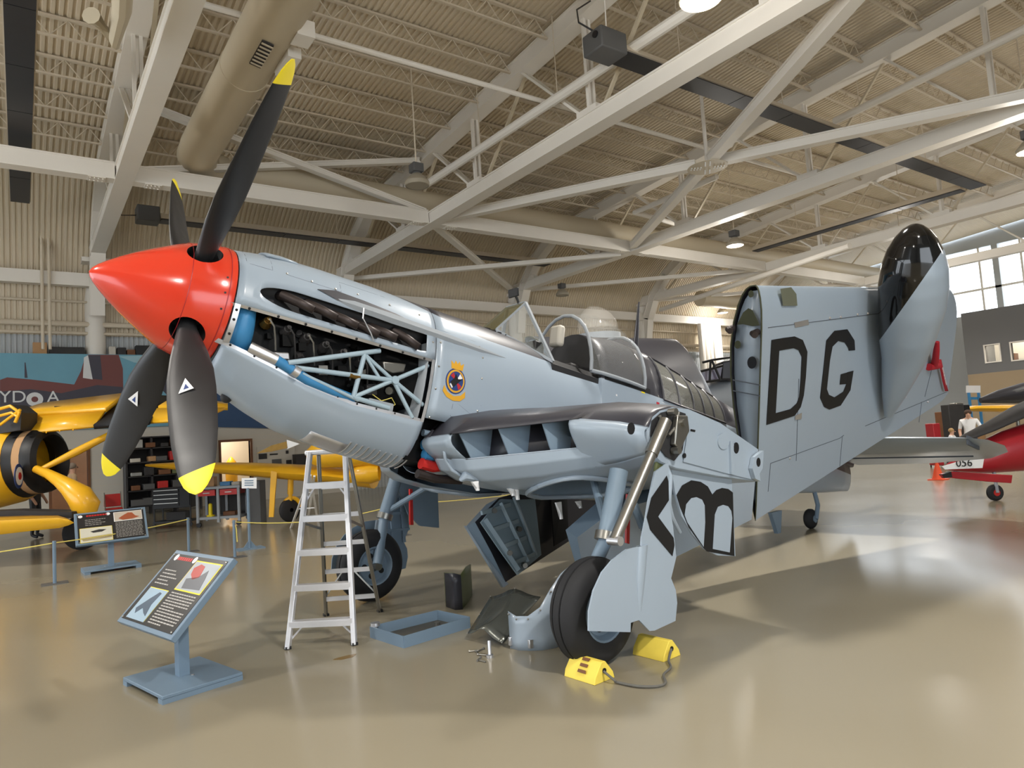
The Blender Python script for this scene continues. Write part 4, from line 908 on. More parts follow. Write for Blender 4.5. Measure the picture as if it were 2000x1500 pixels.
mb = MB(); mb.path([SL(900, 938, .62), SL(908, 928, .66), SL(935, 932, .68), SL(965, 938, .7)], [.02, .05, .05, .02], 10); mb.build('root_scoop', 'skygrey', AC)
# curved root flange
mb = MB(); pf = [SL(x, y, .60) for x, y in ((946, 822), (920, 826), (895, 838), (876, 856), (867, 878), (870, 898), (882, 918), (905, 932), (930, 940))]
mb.path(pf, .014, 8); mb.build('root_flange', 'skygrey', AC)

# ---- folded outer wings
WN = Vector((.09, 1, -.36)).normalized()
def WLAT(s_, z): return 1.6 - .09 * (s_ + 4) + .36 * (z - 2)
def WP(s_, z, off=0.0, sd=1):
    p = Vector((s_, WLAT(s_, z), z)) + WN * off; return Vector((p.x, p.y * sd, p.z))
W0 = Vector((-4, 1.6, 2.0))
def WX(px, py, off=0.0): return hitpl(px, py, W0 + WN * off, WN)
def aero(c): return max(0, (0.2969 * math.sqrt(c) - .126 * c - .3516 * c * c + .2843 * c ** 3 - .1036 * c ** 4) / .1)
RL, RT, TL_, TT = (-2.64, 3.10), (-3.48, .60), (-6.98, 3.36), (-7.50, 1.90)
CS = [0, .006, .02, .045, .09, .16, .26, .38, .52, .66, .8, .92, 1.0]
def wing_ring(u, sd):
    le = [lerp(a, b, u) for a, b in zip(RL, TL_)]; te = [lerp(a, b, u) for a, b in zip(RT, TT)]; t_ = lerp(.40, .16, u)
    if u > .93:
        k = (u - .93) / .07; e = 1 - math.sqrt(max(0, 1 - k * k)); dl = e * .28; dt = e * .06
        le, te = [lerp(a, b, dl) for a, b in zip(le, te)], [lerp(b, a, dt) for a, b in zip(le, te)]; t_ *= max(.15, 1 - e * .8)
    lo = []; 
    for c in CS: lo.append((c, -.10 * t_ * (1 - aero(c) if c < .12 else 0)))
    ring = []
    for c in CS:
        s_, z = lerp(le[0], te[0], c), lerp(le[1], te[1], c); off = -(.22 * t_) * (1 - min(1, aero(c) / aero(.12))) if c < .12 else 0.0
        ring.append(WP(s_, z, off, sd))
    for c in CS[-2:0:-1]:
        s_, z = lerp(le[0], te[0], c), lerp(le[1], te[1], c); ring.append(WP(s_, z, -t_ * aero(c) * .98 if c >= .12 else -(.22 * t_) * (1 - min(1, aero(c) / aero(.12))) - t_ * aero(c) * .98, sd))
    return ring
US = [0, .2, .4, .6, .8, .93, .95, .97, .985, .995, 1.0]
for sd in (1, -1):
    rings = [wing_ring(u, sd) for u in US]; n_ = len(rings[0]); k0 = len(CS) - 1
    mb = MB()
    for i in range(len(rings) - 1):
        for j in range(n_):
            mb.m = 0 if (j < k0) else 1
            mb.add([rings[i][j], rings[i][(j + 1) % n_], rings[i + 1][(j + 1) % n_], rings[i + 1][j]], [(0, 1, 2, 3)])
    mb.m = 0; mb.add(rings[-1], [tuple(range(n_))])
    wg = mb.build('folded_wing', ['skygrey', 'seagrey'], AC, smooth=40)
    r0 = wing_ring(.010, sd); cen = sum(r0, Vector()) / n_
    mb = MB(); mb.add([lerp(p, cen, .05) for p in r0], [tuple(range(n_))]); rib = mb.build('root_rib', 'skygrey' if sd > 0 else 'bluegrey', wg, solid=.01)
    mb = MB(); mb.path(rings[0] + [rings[0][0]], .009, 6); mb.build('skin_lip', 'darkolive', wg)
    if sd > 0: WING = wg; RIB = rib
    else: WINGS = wg; RIBS = rib
# root rib details (port): rib plane holds the root chord line and the wing normal
rc = (WP(*RT) - WP(*RL)).normalized(); rn = rc.cross(WN).normalized(); RP0 = WP(*RL)
if rn.x < 0: rn = -rn
def RX(px, py, off=.012): return hitpl(px, py, RP0 + rn * off, rn)
def ribpoly(name, pts, m, off=.008, th=.006): b = MB(); b.prism([RX(x, y, off) for x, y in pts], rn * th); return b.build(name, m, RIB, smooth=0)
ribpoly('nose_cutout', [(1440, 634), (1452, 610), (1462, 602), (1470, 606), (1478, 622), (1484, 635), (1470, 637), (1452, 633)], 'darkolive')
ribpoly('rib_hole', [(1469 + 9 * math.cos(q), 708 + 12 * math.sin(q)) for q in frange(0, 6.283, 16)[:-1]], 'black'); ribpoly('rib_hole', [(1441 + 6 * math.cos(q), 673 + 8 * math.sin(q)) for q in frange(0, 6.283, 14)[:-1]], 'darkolive'); ribpoly('rib_hole', [(1467 + 5 * math.cos(q), 574 + 7 * math.sin(q)) for q in frange(0, 6.283, 12)[:-1]], 'darkolive')
for y in (741, 762): ribpoly('rib_stiffener', [(1432, y), (1485, y + 10), (1485, y + 12), (1432, y + 2)], 'seam')
for (x, y) in ((1432, 640), (1480, 648)):
    b = MB(); p = RX(x, y, .0); b.path([p, p + rn * .08, p + rn * .11 + WN * .05], .035, 10); b.build('hinge_lug', 'exhaust', RIB)
# inboard flap sections carried forward of the root rib on both wings
FLP = [(-3.40, .62), (-1.08, .13), (-.90, .45), (-.74, .78), (-1.13, .98), (-2.0, 1.06), (-3.28, 1.12)]
for sd, wg in ((1, WING), (-1, WINGS)):
    def WS(s_, z, off): return WP(s_, z, off, sd)
    b = MB(); n_ = len(FLP); oth = [0.02, .02, .12, .17, .22, .26, .28]
    o1 = [WS(s_, z, 0) for s_, z in FLP]; o2 = [WS(s_, z, -t_) for (s_, z), t_ in zip(FLP, oth)]
    b.m = 0; b.add(o1, [tuple(range(n_))]); b.m = 1; b.add(o2, [tuple(range(n_ - 1, -1, -1))]); b.m = 2
    for i in range(n_): k = (i + 1) % n_; b.add([o1[i], o1[k], o2[k], o2[i]], [(0, 1, 2, 3)])
    fl = b.build('flap', ['skygrey', 'seagrey', 'bluegrey'], wg, smooth=0)
    if sd < 0:
        # end structure: blue grey box face with ribs, track and cleats
        E0 = [(-1.10, .16), (-.94, .45), (-.78, .76), (-1.15, .97), (-1.75, 1.02), (-1.55, .30)]
        b = MB(); b.prism([WS(s_, z, -.20) for s_, z in E0], Vector((0, .02, 0))); fe = b.build('flap_end_plate', 'bearer', fl, smooth=0)
        for q0, q1, o0, o1_, w_ in (((-1.12, .20), (-.84, .78), -.23, -.23, .05), ((-1.30, .26), (-1.12, .92), -.23, -.25, .04), ((-1.45, .30), (-1.35, .96), -.23, -.25, .03)):
            b = MB(); b.bar(WS(*q0, o0), WS(*q1, o1_), .04, w_); b.build('flap_rib', 'bearer', fe)
        for k in range(4):
            z = .28 + k * .19; b = MB(); b.bar(WS(-1.08 + .09 * k, z, -.235), WS(-1.42 + .05 * k, z + .04, -.235), .03, .045); b.build('flap_cleat', 'bearer', fe)
        for q in ((-1.05, .40), (-1.30, .62), (-1.0, .86), (-1.22, .24)):
            b = MB(); p = WS(*q, -.22); b.tube(p, p + Vector((.02, .06, 0)), .03, n=10); b.build('flap_roller', 'steel', fe)
        b = MB(); b.prism([WS(-1.85, .36, -.16), WS(-2.15, .42, -.16), WS(-2.30, 1.07, -.28), WS(-2.0, 1.06, -.27)], Vector((0, .012, 0))); b.build('walkway_stripe', 'black', fl, smooth=0)
        b = MB(); b.prism([WS(-.74, .80, .03), WS(-.80, .74, .03), WS(-1.12, .12, .03), WS(-1.04, .10, .03)], Vector((0, .05, 0))); b.build('flap_lip', 'skygrey', fl, smooth=0)
# letters on the port wing
def wpoly(name, pts, m, off=.004, th=.003, par=None): b = MB(); b.prism([WX(x, y, off) for x, y in pts], WN * th); return b.build(name, m, par or WING, smooth=0)
Do = [(1507, 664), (1530, 660), (1552, 657), (1568, 664), (1577, 687), (1574, 735), (1570, 772), (1564, 795), (1552, 812), (1497, 830)]
Di = [(1522, 685), (1538, 682), (1550, 680), (1560, 684), (1566, 697), (1564, 740), (1561, 775), (1556, 788), (1544, 799), (1515, 807)]
b = MB(); vo = [WX(x, y, .006) for x, y in Do]; vi = [WX(x, y, .006) for x, y in Di]; b.add(vo + vi, [(i, (i + 1) % 10, 10 + (i + 1) % 10, 10 + i) for i in range(10)]); b.build('letter_d', 'black', WING, smooth=0, solid=.003)
Go = [(1670, 684), (1669, 665), (1655, 643), (1630, 646), (1614, 665), (1609, 715), (1602, 777), (1610, 795), (1620, 800), (1642, 792), (1661, 762), (1667, 724)]
Gi = [(1658, 685), (1657, 680), (1650, 669), (1637, 666), (1626, 677), (1621, 704), (1615, 760), (1619, 771), (1630, 776), (1647, 765), (1653, 750), (1655, 727)]
b = MB(); vo = [WX(x, y, .006) for x, y in Go]; vi = [WX(x, y, .006) for x, y in Gi]; b.add(vo + vi, [(i, i + 1, 13 + i, 12 + i) for i in range(11)]); b.build('letter_g', 'black', WING, smooth=0, solid=.003)
wpoly('letter_g', [(1642, 731), (1656, 727), (1654, 750), (1640, 751)], 'black', .004)
# light window, patches, control surface seams
wpoly('landing_light', [(1524, 564), (1545, 561), (1555, 574), (1557, 597), (1529, 597)], 'olivegrey', .004); wpoly('scuffed_patch', [(1551, 630), (1578, 624), (1580, 634), (1553, 640)], 'alu', .004); wpoly('scuffed_patch', [(1553, 812), (1566, 806), (1565, 818), (1553, 820)], 'alu', .008)
b = MB()
for a, c_ in (((1505, 905), (1640, 856)), ((1640, 856), (1648, 850)), ((1690, 832), (1850, 765)), ((1645, 853), (1640, 910)), ((1800, 785), (1795, 825)), ((1825, 700), (1806, 775)), ((1500, 640), (1720, 612)), ((1560, 740), (1555, 900)), ((1505, 905), (1500, 960))): b.path([WX(*a, .001), WX(*c_, .001)], .004, 5)
b.build('wing_seams', 'seam', WING)
b = MB()
for x, y in ((1621, 621), (1642, 619), (1675, 614), (1695, 612), (1543, 895), (1768, 775), (1812, 785)): b.sphere(WX(x, y, .004), .016, 8, 4)
b.build('wing_fasteners', 'alu', WING)
# underwing pod
PODA = [WX(1790, 437, .42), WX(1786, 520, .42), WX(1780, 600, .38), WX(1765, 700, .27), WX(1735, 812, .09)]
def axisp(t):
    k = t * 4; i = min(3, int(k)); f_ = k - i; return PODA[i].lerp(PODA[i + 1], f_)
PR = [(0, .004), (.012, .07), (.04, .14), (.09, .215), (.16, .285), (.25, .335), (.36, .36), (.5, .35), (.64, .305), (.78, .225), (.9, .14), (1.0, .05)]
mb = MB(); ta = [lerp(0, 1, i / 40) for i in range(41)]; rings = []
for t_, _ in [(interp([(p[0], 0) for p in PR], 0), 0)][:0]: pass
tt = sorted(set([p[0] for p in PR] + ta)); d0 = (PODA[4] - PODA[0]).normalized()
for t_ in tt: rings.append(mb.ring(axisp(t_), d0, interp(PR, t_)[0], 32))
mb.loft(rings, True, True); pod = mb.build('underwing_pod', ['skygrey', 'gloss'], WING, smooth=50)
pa, pb = WX(1720, 663, .30), WX(1838, 490, .42); vw = (PODA[1] - toloc(CPOS)).normalized(); pn = (pb - pa).cross(vw).normalized()
if (PODA[0] - pa).dot(pn) < 0: pn = -pn
bm = bmesh.new(); bm.from_mesh(pod.data); bmesh.ops.bisect_plane(bm, geom=bm.verts[:] + bm.edges[:] + bm.faces[:], plane_co=pa, plane_no=pn)
for f_ in bm.faces: f_.material_index = 1 if (f_.calc_center_median() - pa).dot(pn) > 0 else 0
bm.to_mesh(pod.data); bm.free(); pod.data.set_sharp_from_angle(angle=R(50))
b = MB(); b.path([WX(1722, 700, .01), WX(1724, 760, .01), WX(1727, 800, .02), WX(1745, 806, .02), WX(1752, 790, .02)], .006, 6); b.build('pod_seam', 'seam', pod)
# pitot cover with streamer
b = MB(); b.path([WX(1831, 668, .14), WX(1829, 684, .12), WX(1827, 702, .08), WX(1824, 716, .04)], [.025, .04, .045, .045], 12); b.path([WX(1814, 717, .03), WX(1831, 714, .03)], .05, 10); pc = b.build('pitot_cover', 'redtag', WING)
b = MB(); pts = [WX(1835, 702, .06), WX(1840, 725, .05), WX(1844, 745, .05), WX(1849, 764, .05)]; wv = Vector((-.035, .01, 0))
b.grid([[p + wv, p - wv] for p in pts]); b.build('warning_streamer', 'redtag', pc, fix=False, solid=.003)
text('streamer_lettering', 'REMOVE BEFORE FLIGHT', .034, 'white', pc, frame((pts[1] + pts[2]) / 2 + WN * .012 + Vector((0, .006, 0)), pts[3] - pts[0], WN.cross(pts[3] - pts[0])), .001)
# ---- tail
for sd in (1, -1):
    pl = [(-8.55, .12), (-8.72, 1.6), (-8.9, 2.42), (-9.05, 2.58), (-9.5, 2.64), (-10.0, 2.54), (-10.5, 2.2), (-10.78, 1.4), (-10.8, .12)]
    b = MB(); top_ = [T(x, sd * y, .47 - .03 * (y / 2.6)) for x, y in pl]; bot = [T(x, sd * y, .37 + .03 * (y / 2.6)) for x, y in pl]
    mid = [T(lerp(x, -9.3, -.01), sd * y * 1.005, .42) for x, y in pl]; b.loft([[lerp(p, T(-9.6, sd * 1.2, .53), .12) for p in top_], mid, [lerp(p, T(-9.6, sd * 1.2, .31), .12) for p in bot]], True, True); tp = b.build('tailplane', 'skygrey', AC, smooth=60)
    b = MB(); b.path([T(-9.75, sd * .2, .325), T(-9.8, sd * 2.2, .335)], .012, 6); b.bar(T(-8.92, sd * 2.40, .40), T(-9.35, sd * 2.40, .40), .02, .12); b.build('elevator_seam', 'seam', tp)
fp = [(-8.9, .5), (-9.4, 1.25), (-9.75, 1.7), (-10.1, 1.85), (-10.6, 1.8), (-10.95, 1.4), (-11.1, .7), (-10.95, .36), (-10.5, .36)]
b = MB(); b.prism([T(x, .06, z) for x, z in fp], (0, -.12, 0)); b.build('fin', 'seagrey', AC, bevel=.03)
b = MB(); c_ = SL(1583, 1013, 0); c_.z = .155; b.lathe(c_ - Vector((0, .07, 0)), (0, 1, 0), [(0, .04), (.0, .1), (.02, .135), (.05, .155), (.09, .155), (.12, .135), (.14, .1), (.14, .04)], 24); tw = b.build('tail_wheel', 'tyre', AC)
b = MB(); b.tube(c_ - Vector((0, .085, 0)), c_ + Vector((0, .085, 0)), .06, n=14); b.build('tail_hub', 'bluegrey', tw)
b = MB(); b.path([c_ + Vector((0, .09, 0)), c_ + Vector((-.1, .09, .2)), c_ + Vector((-.18, 0, .5)), c_ + Vector((-.3, 0, .75))], .035, 10); b.build('tail_wheel_fork', 'bluegrey', AC)
b = MB(); p = SL(1515, 1015, 0); b.prism([p + Vector((.15, -.03, .12)), p + Vector((-.15, -.03, .12)), p + Vector((-.06, -.03, -.2)), p + Vector((.02, -.03, -.2))], (0, .06, 0)); b.build('arrester_hook', 'bluegrey', AC)
# ---- main undercarriage
def wheel(sd):
    c_ = Vector((0, 1.73 * sd, .40)); b = MB()
    b.lathe(c_ - Vector((0, .13, 0)), (0, 1, 0), [(.01, .2), (.0, .24), (.005, .31), (.03, .36), (.07, .388), (.088, .393), (.09, .385), (.10, .385), (.102, .398), (.158, .398), (.16, .385), (.17, .385), (.172, .393), (.19, .388), (.23, .36), (.255, .31), (.26, .24), (.25, .2)], 48); w_ = b.build('main_wheel', 'tyre', AC)
    b = MB(); b.lathe(c_ - Vector((0, .125, 0)), (0, 1, 0), [(.07, .0), (.07, .06), (.05, .07), (.045, .17), (.0, .2), (-.004, .215)], 32); b.lathe(c_ + Vector((0, .125, 0)), (0, -1, 0), [(.07, .0), (.07, .06), (.05, .07), (.045, .17), (.0, .2), (-.004, .215)], 32); h_ = b.build('wheel_hub', 'bluegrey', w_)
    for k in range(5):
        a = k * 1.2566; q = c_ + Vector((.115 * math.cos(a), 0, .115 * math.sin(a))); b = MB(); b.tube(q + Vector((0, -.088, 0)), q + Vector((0, .088, 0)), .032, n=10); b.build('hub_hole', 'black', h_)
    top = Vector((-.42, 1.72 * sd, 1.42)); ax_ = c_ + Vector((0, .0, 0))
    b = MB(); b.tube(top, lerp(top, ax_, .5), .075, n=16); b.tube(lerp(top, ax_, .5), ax_ + Vector((0, 0, .02)) - Vector((0, .17 * sd, 0)), .055, n=16); lg = b.build('gear_leg', 'bluegrey', AC)
    b = MB(); b.tube(c_ - Vector((0, .2 * sd, 0)), c_ + Vector((0, .17 * sd, 0)), .045, n=12); b.build('axle', 'steel', lg)
    b = MB(); b.tube(Vector((-.75, 1.1 * sd, 1.38)), lerp(top, ax_, .45), .035, n=10); b.build('side_strut', 'bluegrey', AC)
    b = MB(); b.tube(lerp(top, ax_, .46), lerp(top, ax_, .52), .095, n=16); b.build('leg_collar', 'steel', lg)
    # doors
    lat = 1.99 * sd; th = Vector((0, .015 * sd, 0))
    leg = [(-.70, 1.46), (-.52, 1.40), (-.41, 1.18), (-.36, 1.05), (-.30, .92), (-.24, .62), (-.58, .50), (-.70, .71), (-.69, .95), (-.66, 1.2)]
    b = MB(); b.prism([Vector((s_, lat, z)) for s_, z in leg], th); ld = b.build('leg_door', ['skygrey'], AC, smooth=0)
    cov = [(-.28, .86), (-.11, .86), (.05, .81), (.17, .74), (.27, .63), (.33, .50), (.345, .37), (-.085, .265), (-.095, .33), (-.19, .33), (-.30, .225), (-.36, .215), (-.62, .23), (-.66, .36), (-.655, .46), (-.59, .60), (-.5, .7)]
    b = MB(); b.prism([Vector((s_, lat + .004 * sd, z)) for s_, z in cov], th); cv = b.build('wheel_cover', 'skygrey', AC, smooth=0)
    b = MB(); b.loft([b.ring(Vector((-.30, lat + .01 * sd, .86)), (0, 0, 1), .06, 12, sx=.5), b.ring(Vector((-.24, lat + .015 * sd, .62)), (0, 0, 1), .05, 12, sx=.5), b.ring(Vector((-.21, lat + .01 * sd, .36)), (0, 0, 1), .015, 12, sx=.5)]); b.build('cover_fairing', 'skygrey', cv)
    if sd < 0:
        for s_, z0, z1 in ((-.6, .55, 1.4), (-.45, .6, 1.2)): b = MB(); b.bar((s_, lat + .03, z0), (s_ + .03, lat + .03, z1), .03, .03); b.build('door_rib', 'bluegrey', ld)
        for z in (.7, .9, 1.1): b = MB(); b.bar((-.68, lat + .03, z), (-.36, lat + .03, z + .02), .03, .03); b.build('door_rib', 'bluegrey', ld)
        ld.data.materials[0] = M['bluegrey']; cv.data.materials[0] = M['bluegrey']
    # hanging bay door
    bay = [(-.86, 1.46), (-1.74, 1.24), (-1.69, .55), (-1.42, .60), (-1.24, .68), (-1.08, .83), (-.95, 1.0), (-.89, 1.2)]
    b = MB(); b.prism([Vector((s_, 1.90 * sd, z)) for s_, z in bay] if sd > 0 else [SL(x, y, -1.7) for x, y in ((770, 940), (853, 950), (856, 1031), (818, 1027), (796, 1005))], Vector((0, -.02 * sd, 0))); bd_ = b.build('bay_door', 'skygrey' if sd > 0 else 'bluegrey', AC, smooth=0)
    return ld, bd_, lg
LD, BD, LG = wheel(1); LDS, BDS, LGS = wheel(-1)
def lp(name, pts, m, lat, th, par): b = MB(); b.prism([SL(x, y, lat) for x, y in pts], (0, th, 0)); return b.build(name, m, par, smooth=0)
lp('painted_chevron', [(1302, 929), (1272, 972), (1263, 1010), (1270, 1035), (1313, 1086), (1317, 1065), (1315, 1050), (1285, 1009), (1306, 977), (1305, 940)], 'black', 2.008, .003, LD)
lp('painted_letter', [(1321, 967), (1332, 948), (1350, 938), (1368, 941), (1382, 950), (1391, 966), (1399, 957), (1410, 953), (1422, 955), (1431, 962), (1434, 1086), (1380, 1077), (1374, 1070), (1345, 1030), (1328, 990)], 'black', 1.902, .003, BD)
lp('letter_counter', [(1337, 1006), (1340, 985), (1350, 973), (1360, 971), (1371, 976), (1376, 987), (1377, 1020), (1374, 1068), (1355, 1040), (1342, 1020)], 'skygrey', 1.906, .002, BD)
lp('letter_counter', [(1396, 1005), (1402, 990), (1412, 986), (1422, 989), (1428, 998), (1430, 1012), (1425, 1079), (1392, 1072)], 'skygrey', 1.906, .002, BD)
a_, c_ = SL(1300, 822, 2.03), SL(1200, 1056, 2.03); b = MB(); b.tube(a_, lerp(a_, c_, .3), .052, n=14); b.tube(lerp(a_, c_, .3), c_, .042, n=14); js_ = b.build('jury_strut', 'steel', AC)
b = MB(); b.tube(c_ - Vector((0, .05, 0)), c_ + Vector((0, .06, 0)), .035, n=12); b.build('strut_end', 'alu', js_)
b = MB(); b.path([SL(1298, 905, 1.93), SL(1306, 930, 1.96), SL(1304, 985, 1.97), SL(1312, 1010, 1.95), SL(1328, 1040, 1.9)], [.02, .035, .03, .02, .015], 8); b.build('door_link', 'skygrey', AC)
b = MB(); b.prism([SL(1280, 880, 1.9), SL(1296, 890, 1.9), SL(1296, 945, 1.9), SL(1288, 958, 1.9), SL(1272, 945, 1.9)], (0, .03, 0)); b.build('hinge_panel', 'olive', AC, bevel=.01)
b = MB(); b.tube(SL(1238, 985, 1.75), SL(1256, 1030, 1.8), .035, n=10); b.tube(SL(1252, 1030, 1.8), SL(1268, 1032, 1.85), .03, n=10); b.build('retraction_jack', 'bluegrey', AC)
b = MB(); b.prism([SL(1222, 965, 1.6), SL(1228, 965, 1.6), SL(1226, 1062, 1.6), SL(1220, 1060, 1.6)], (0, .02, 0)); b.build('red_locking_bar', 'redpaint', AC, smooth=0)
b = MB(); b.prism([SL(798, 955, -1.5), SL(803, 955, -1.5), SL(805, 1025, -1.5), SL(799, 1025, -1.5)], (0, .03, 0)); b.build('red_locking_bar', 'redpaint', AC, smooth=0)
# ---------------------------------------------------------------- things on the floor around the aircraft
# step ladder
LF = [GND(562, 1268), GND(692, 1260)]; LR = [GND(637, 1203), GND(742, 1195)]
cb = (LF[0] + LF[1] + LR[0] + LR[1]) / 4
t = thing('step_ladder', 'silver aluminium step ladder standing under the engine cowling', 'ladder', (cb.x, cb.y, 0))
loc = lambda p: Vector((p[0] - cb.x, p[1] - cb.y, p[2]))
wd = (LF[1] - LF[0]).normalized(); HT = 1.72
ftop = [loc(((LF[0] + LF[1]) / 2).lerp(cb, .82) + wd * s_ * .17 + Vector((0, 0, HT))) for s_ in (-1, 1)]
rtop = [loc(((LR[0] + LR[1]) / 2).lerp(cb, .82) + wd * s_ * .15 + Vector((0, 0, HT - .03))) for s_ in (-1, 1)]
fwdv = (cb - (LF[0] + LF[1]) / 2).normalized()
for i in range(2):
    b = MB(); b.bar(loc(LF[i]), ftop[i], .042, .065, wd.cross(UPV)); b.build('front_rail', 'ladder', t, bevel=.006)
    b = MB(); b.bar(loc(LR[i]), rtop[i], .03, .05, wd.cross(UPV)); b.build('rear_rail', 'steel', t, bevel=.004)
    for q in (LF[i], LR[i]):
        b = MB(); p = loc(q); b.box(p.x - .026, p.x + .026, p.y - .026, p.y + .026, 0, .025); b.build('rubber_foot', 'black', t)
for k in range(5):
    f_ = (k * .3 + .22) / HT
    a, c_ = lerp(loc(LF[0]), ftop[0], f_), lerp(loc(LF[1]), ftop[1], f_)
    b = MB(); b.bar(a, c_, .08, .016); b.bar(a + Vector((0, 0, -.02)) - fwdv * .04, c_ + Vector((0, 0, -.03)) - fwdv * .04, .006, .05); st_ = b.build('step', 'ladder', t)
    b = MB(); m_ = (a + c_) / 2
    if k in (0, 4):
        sg = -1
        for e in (a, c_): b.bar(lerp(e, m_, .42) - Vector((0, 0, .03)), e + Vector((0, 0, -.15)) + (loc(LF[0]) - ftop[0]) * 0, .014, .014)
        b.build('step_brace', 'ladder', st_)
    a, c_ = lerp(loc(LR[0]), rtop[0], f_ - .02), lerp(loc(LR[1]), rtop[1], f_ - .02)
    b = MB(); b.bar(a, c_, .02, .045); b.build('rear_rung', 'ladder', t)
a, c_ = lerp(loc(LR[0]), rtop[0], .28), lerp(loc(LR[1]), rtop[1], .28); m_ = (a + c_) / 2
for e in (lerp(loc(LR[0]), rtop[0], .12), lerp(loc(LR[1]), rtop[1], .12)): b = MB(); b.bar(m_ * .75 + e * .25 + Vector((0, 0, .05)), e, .014, .014); b.build('rear_brace', 'steel', t)
for i in range(2):
    b = MB(); b.bar(lerp(loc(LF[i]), ftop[i], .62), lerp(loc(LR[i]), rtop[i], .55), .008, .025); b.build('spreader', 'steel', t)
c0_ = (ftop[0] + ftop[1] + rtop[0] + rtop[1]) / 4
b = MB(); b.bar(c0_ - wd * .22 + Vector((0, 0, .01)), c0_ + wd * .22 + Vector((0, 0, .01)), .26, .05); b.build('top_cap', 'ladder', t, bevel=.015)

# drip tray
c = [GND(724, 1245), GND(789, 1266), GND(918, 1226), GND(855, 1212)]; cc = sum(c, Vector()) / 4
t = thing('drip_tray', 'shallow blue grey metal drip tray on the floor under the engine', 'tray', cc); q = [p - cc for p in c]
b = MB(); b.prism(q, (0, 0, .008)); b.build('tray_floor', 'oilpan', t)
for i in range(4):
    a, d = q[i], q[(i + 1) % 4]; b = MB(); b.bar(a + Vector((0, 0, .05)), d + Vector((0, 0, .05)), .012, .1); b.build('tray_side', 'placard', t)
t2 = q[0] * .9; b = MB(); b.tube(cc * 0 + t2 + Vector((0, 0, .1)), t2 + Vector((0, 0, .13)), .045, n=12); b.tube(t2 + Vector((0, 0, .008)), t2 + Vector((0, 0, .1)), .02, n=8); tag(b.build('spout_cap', 'alu', t))
p = lerp(q[2], q[3], .5) * .5; b = MB(); b.tube(p + Vector((0, 0, .008)), p + Vector((0, 0, .06)), .03, n=10); b.build('drain_plug', 'steel', t)

# loose cowling panels
def curved_panel(name, label, base, top, m, group=None, extra=None, th=.006):
    """base: list of floor pixels; top: list of (pixel) for the same foot points -> height from the upright plane"""
    lo = [GND(*p) for p in base]; hi = []
    for p, g in zip(top, lo):
        d = ray(*p); k = Vector((g.x, g.y)).length / Vector((d.x, d.y)).length; hi.append(Vector((g.x, g.y, 1.75 + d.z * k)))
    o_ = sum(lo, Vector()) / len(lo); tt_ = thing(name, label, 'panel', o_, group=group)
    rows = []
    for a, d in zip(lo, hi): rows.append([lerp(a, d, k / 4) - o_ for k in range(5)])
    b = MB(); b.grid(rows); s_ = b.build('panel_skin', m, tt_, fix=False, solid=th); return tt_, rows, o_
t, rows, o_ = curved_panel('cowling_panel', 'small olive lined curved cowling panel standing on edge behind the drip tray', [(922, 1152), (921, 1162), (914, 1176), (903, 1189), (888, 1190), (871, 1184)], [(921, 1102), (905, 1103), (890, 1108), (902, 1122), (888, 1118), (870, 1118)], 'olive', 'loose cowling panels')
b = MB(); b.grid([[p - Vector((.012, .03, 0)) for p in r_] for r_ in rows[3:]]); b.build('outer_paint', 'seagrey', t, fix=False, solid=.004)
PB_ = [(997, 1266), (1012, 1270), (1035, 1271), (1060, 1270), (1083, 1266), (1105, 1258), (1122, 1248), (1138, 1236), (1146, 1226)]
PT_ = [(1000, 1193), (1015, 1203), (1036, 1203), (1055, 1186), (1074, 1150), (1092, 1120), (1110, 1106), (1128, 1098), (1148, 1090)]
t, rows, o_ = curved_panel('cowling_panel', 'pale grey curved cowling panel with scalloped top beside the main wheel', PB_, PT_, 'skygrey', 'loose cowling panels')
for i in (0, 2, 5):
    p = rows[i][0].lerp(rows[i][4], .12); b = MB(); b.box(p.x - .02, p.x + .02, p.y - .03, p.y, p.z - .01, p.z + .06); b.build('panel_latch', 'alu', t, bevel=.006)
for i in range(9):
    p = rows[i][4]; b = MB(); b.sphere(p - Vector((.01, .015, .02)), .009, 8, 4); b.build('fastener', 'steel', t)
# dark domed panel lying on the floor on a prop
t = thing('cowling_panel', 'dark glossy domed cowling panel lying on the floor in front of the pale one', 'panel', GND(975, 1225), group='loose cowling panels'); o_ = GND(975, 1225)
cr = [GND(913, 1238, .06), GND(980, 1256, .05), GND(1056, 1166, .26), GND(958, 1166, .26)]
rows = []
for i in range(9):
    u = i / 8; row = []
    for j in range(9):
        v = j / 8; p = lerp(lerp(cr[0], cr[1], u), lerp(cr[3], cr[2], u), v); h = .06 * math.exp(-((u - .45 - .25 * math.sin(v * 3)) / .22) ** 2) * (1 - .25 * (v - .4) ** 2) + .02 * math.sin(math.pi * u); row.append(p + Vector((0, 0, h)) - o_)
    rows.append(row)
b = MB(); b.grid(rows); ds = b.build('panel_skin', 'domed', t, fix=False, solid=.006, smooth=60)
for (i, j) in ((0, 0), (0, 4), (8, 0), (4, 0), (0, 8), (4, 8)): b = MB(); b.sphere(rows[i][j] + Vector((0, 0, .004)), .007, 8, 4); b.build('fastener', 'steel', t)
p = GND(957, 1284) ; b = MB(); b.tube((p.x - .0, p.y, 0.0), (p.x, p.y, .02), .03, n=12); b.tube((p.x, p.y, .02), (p.x + .02, p.y + .03, .12), .014, n=12); tag(b.build('steel_prop', 'alu'), 'short bright steel prop standing under the dark cowling panel', 'prop')
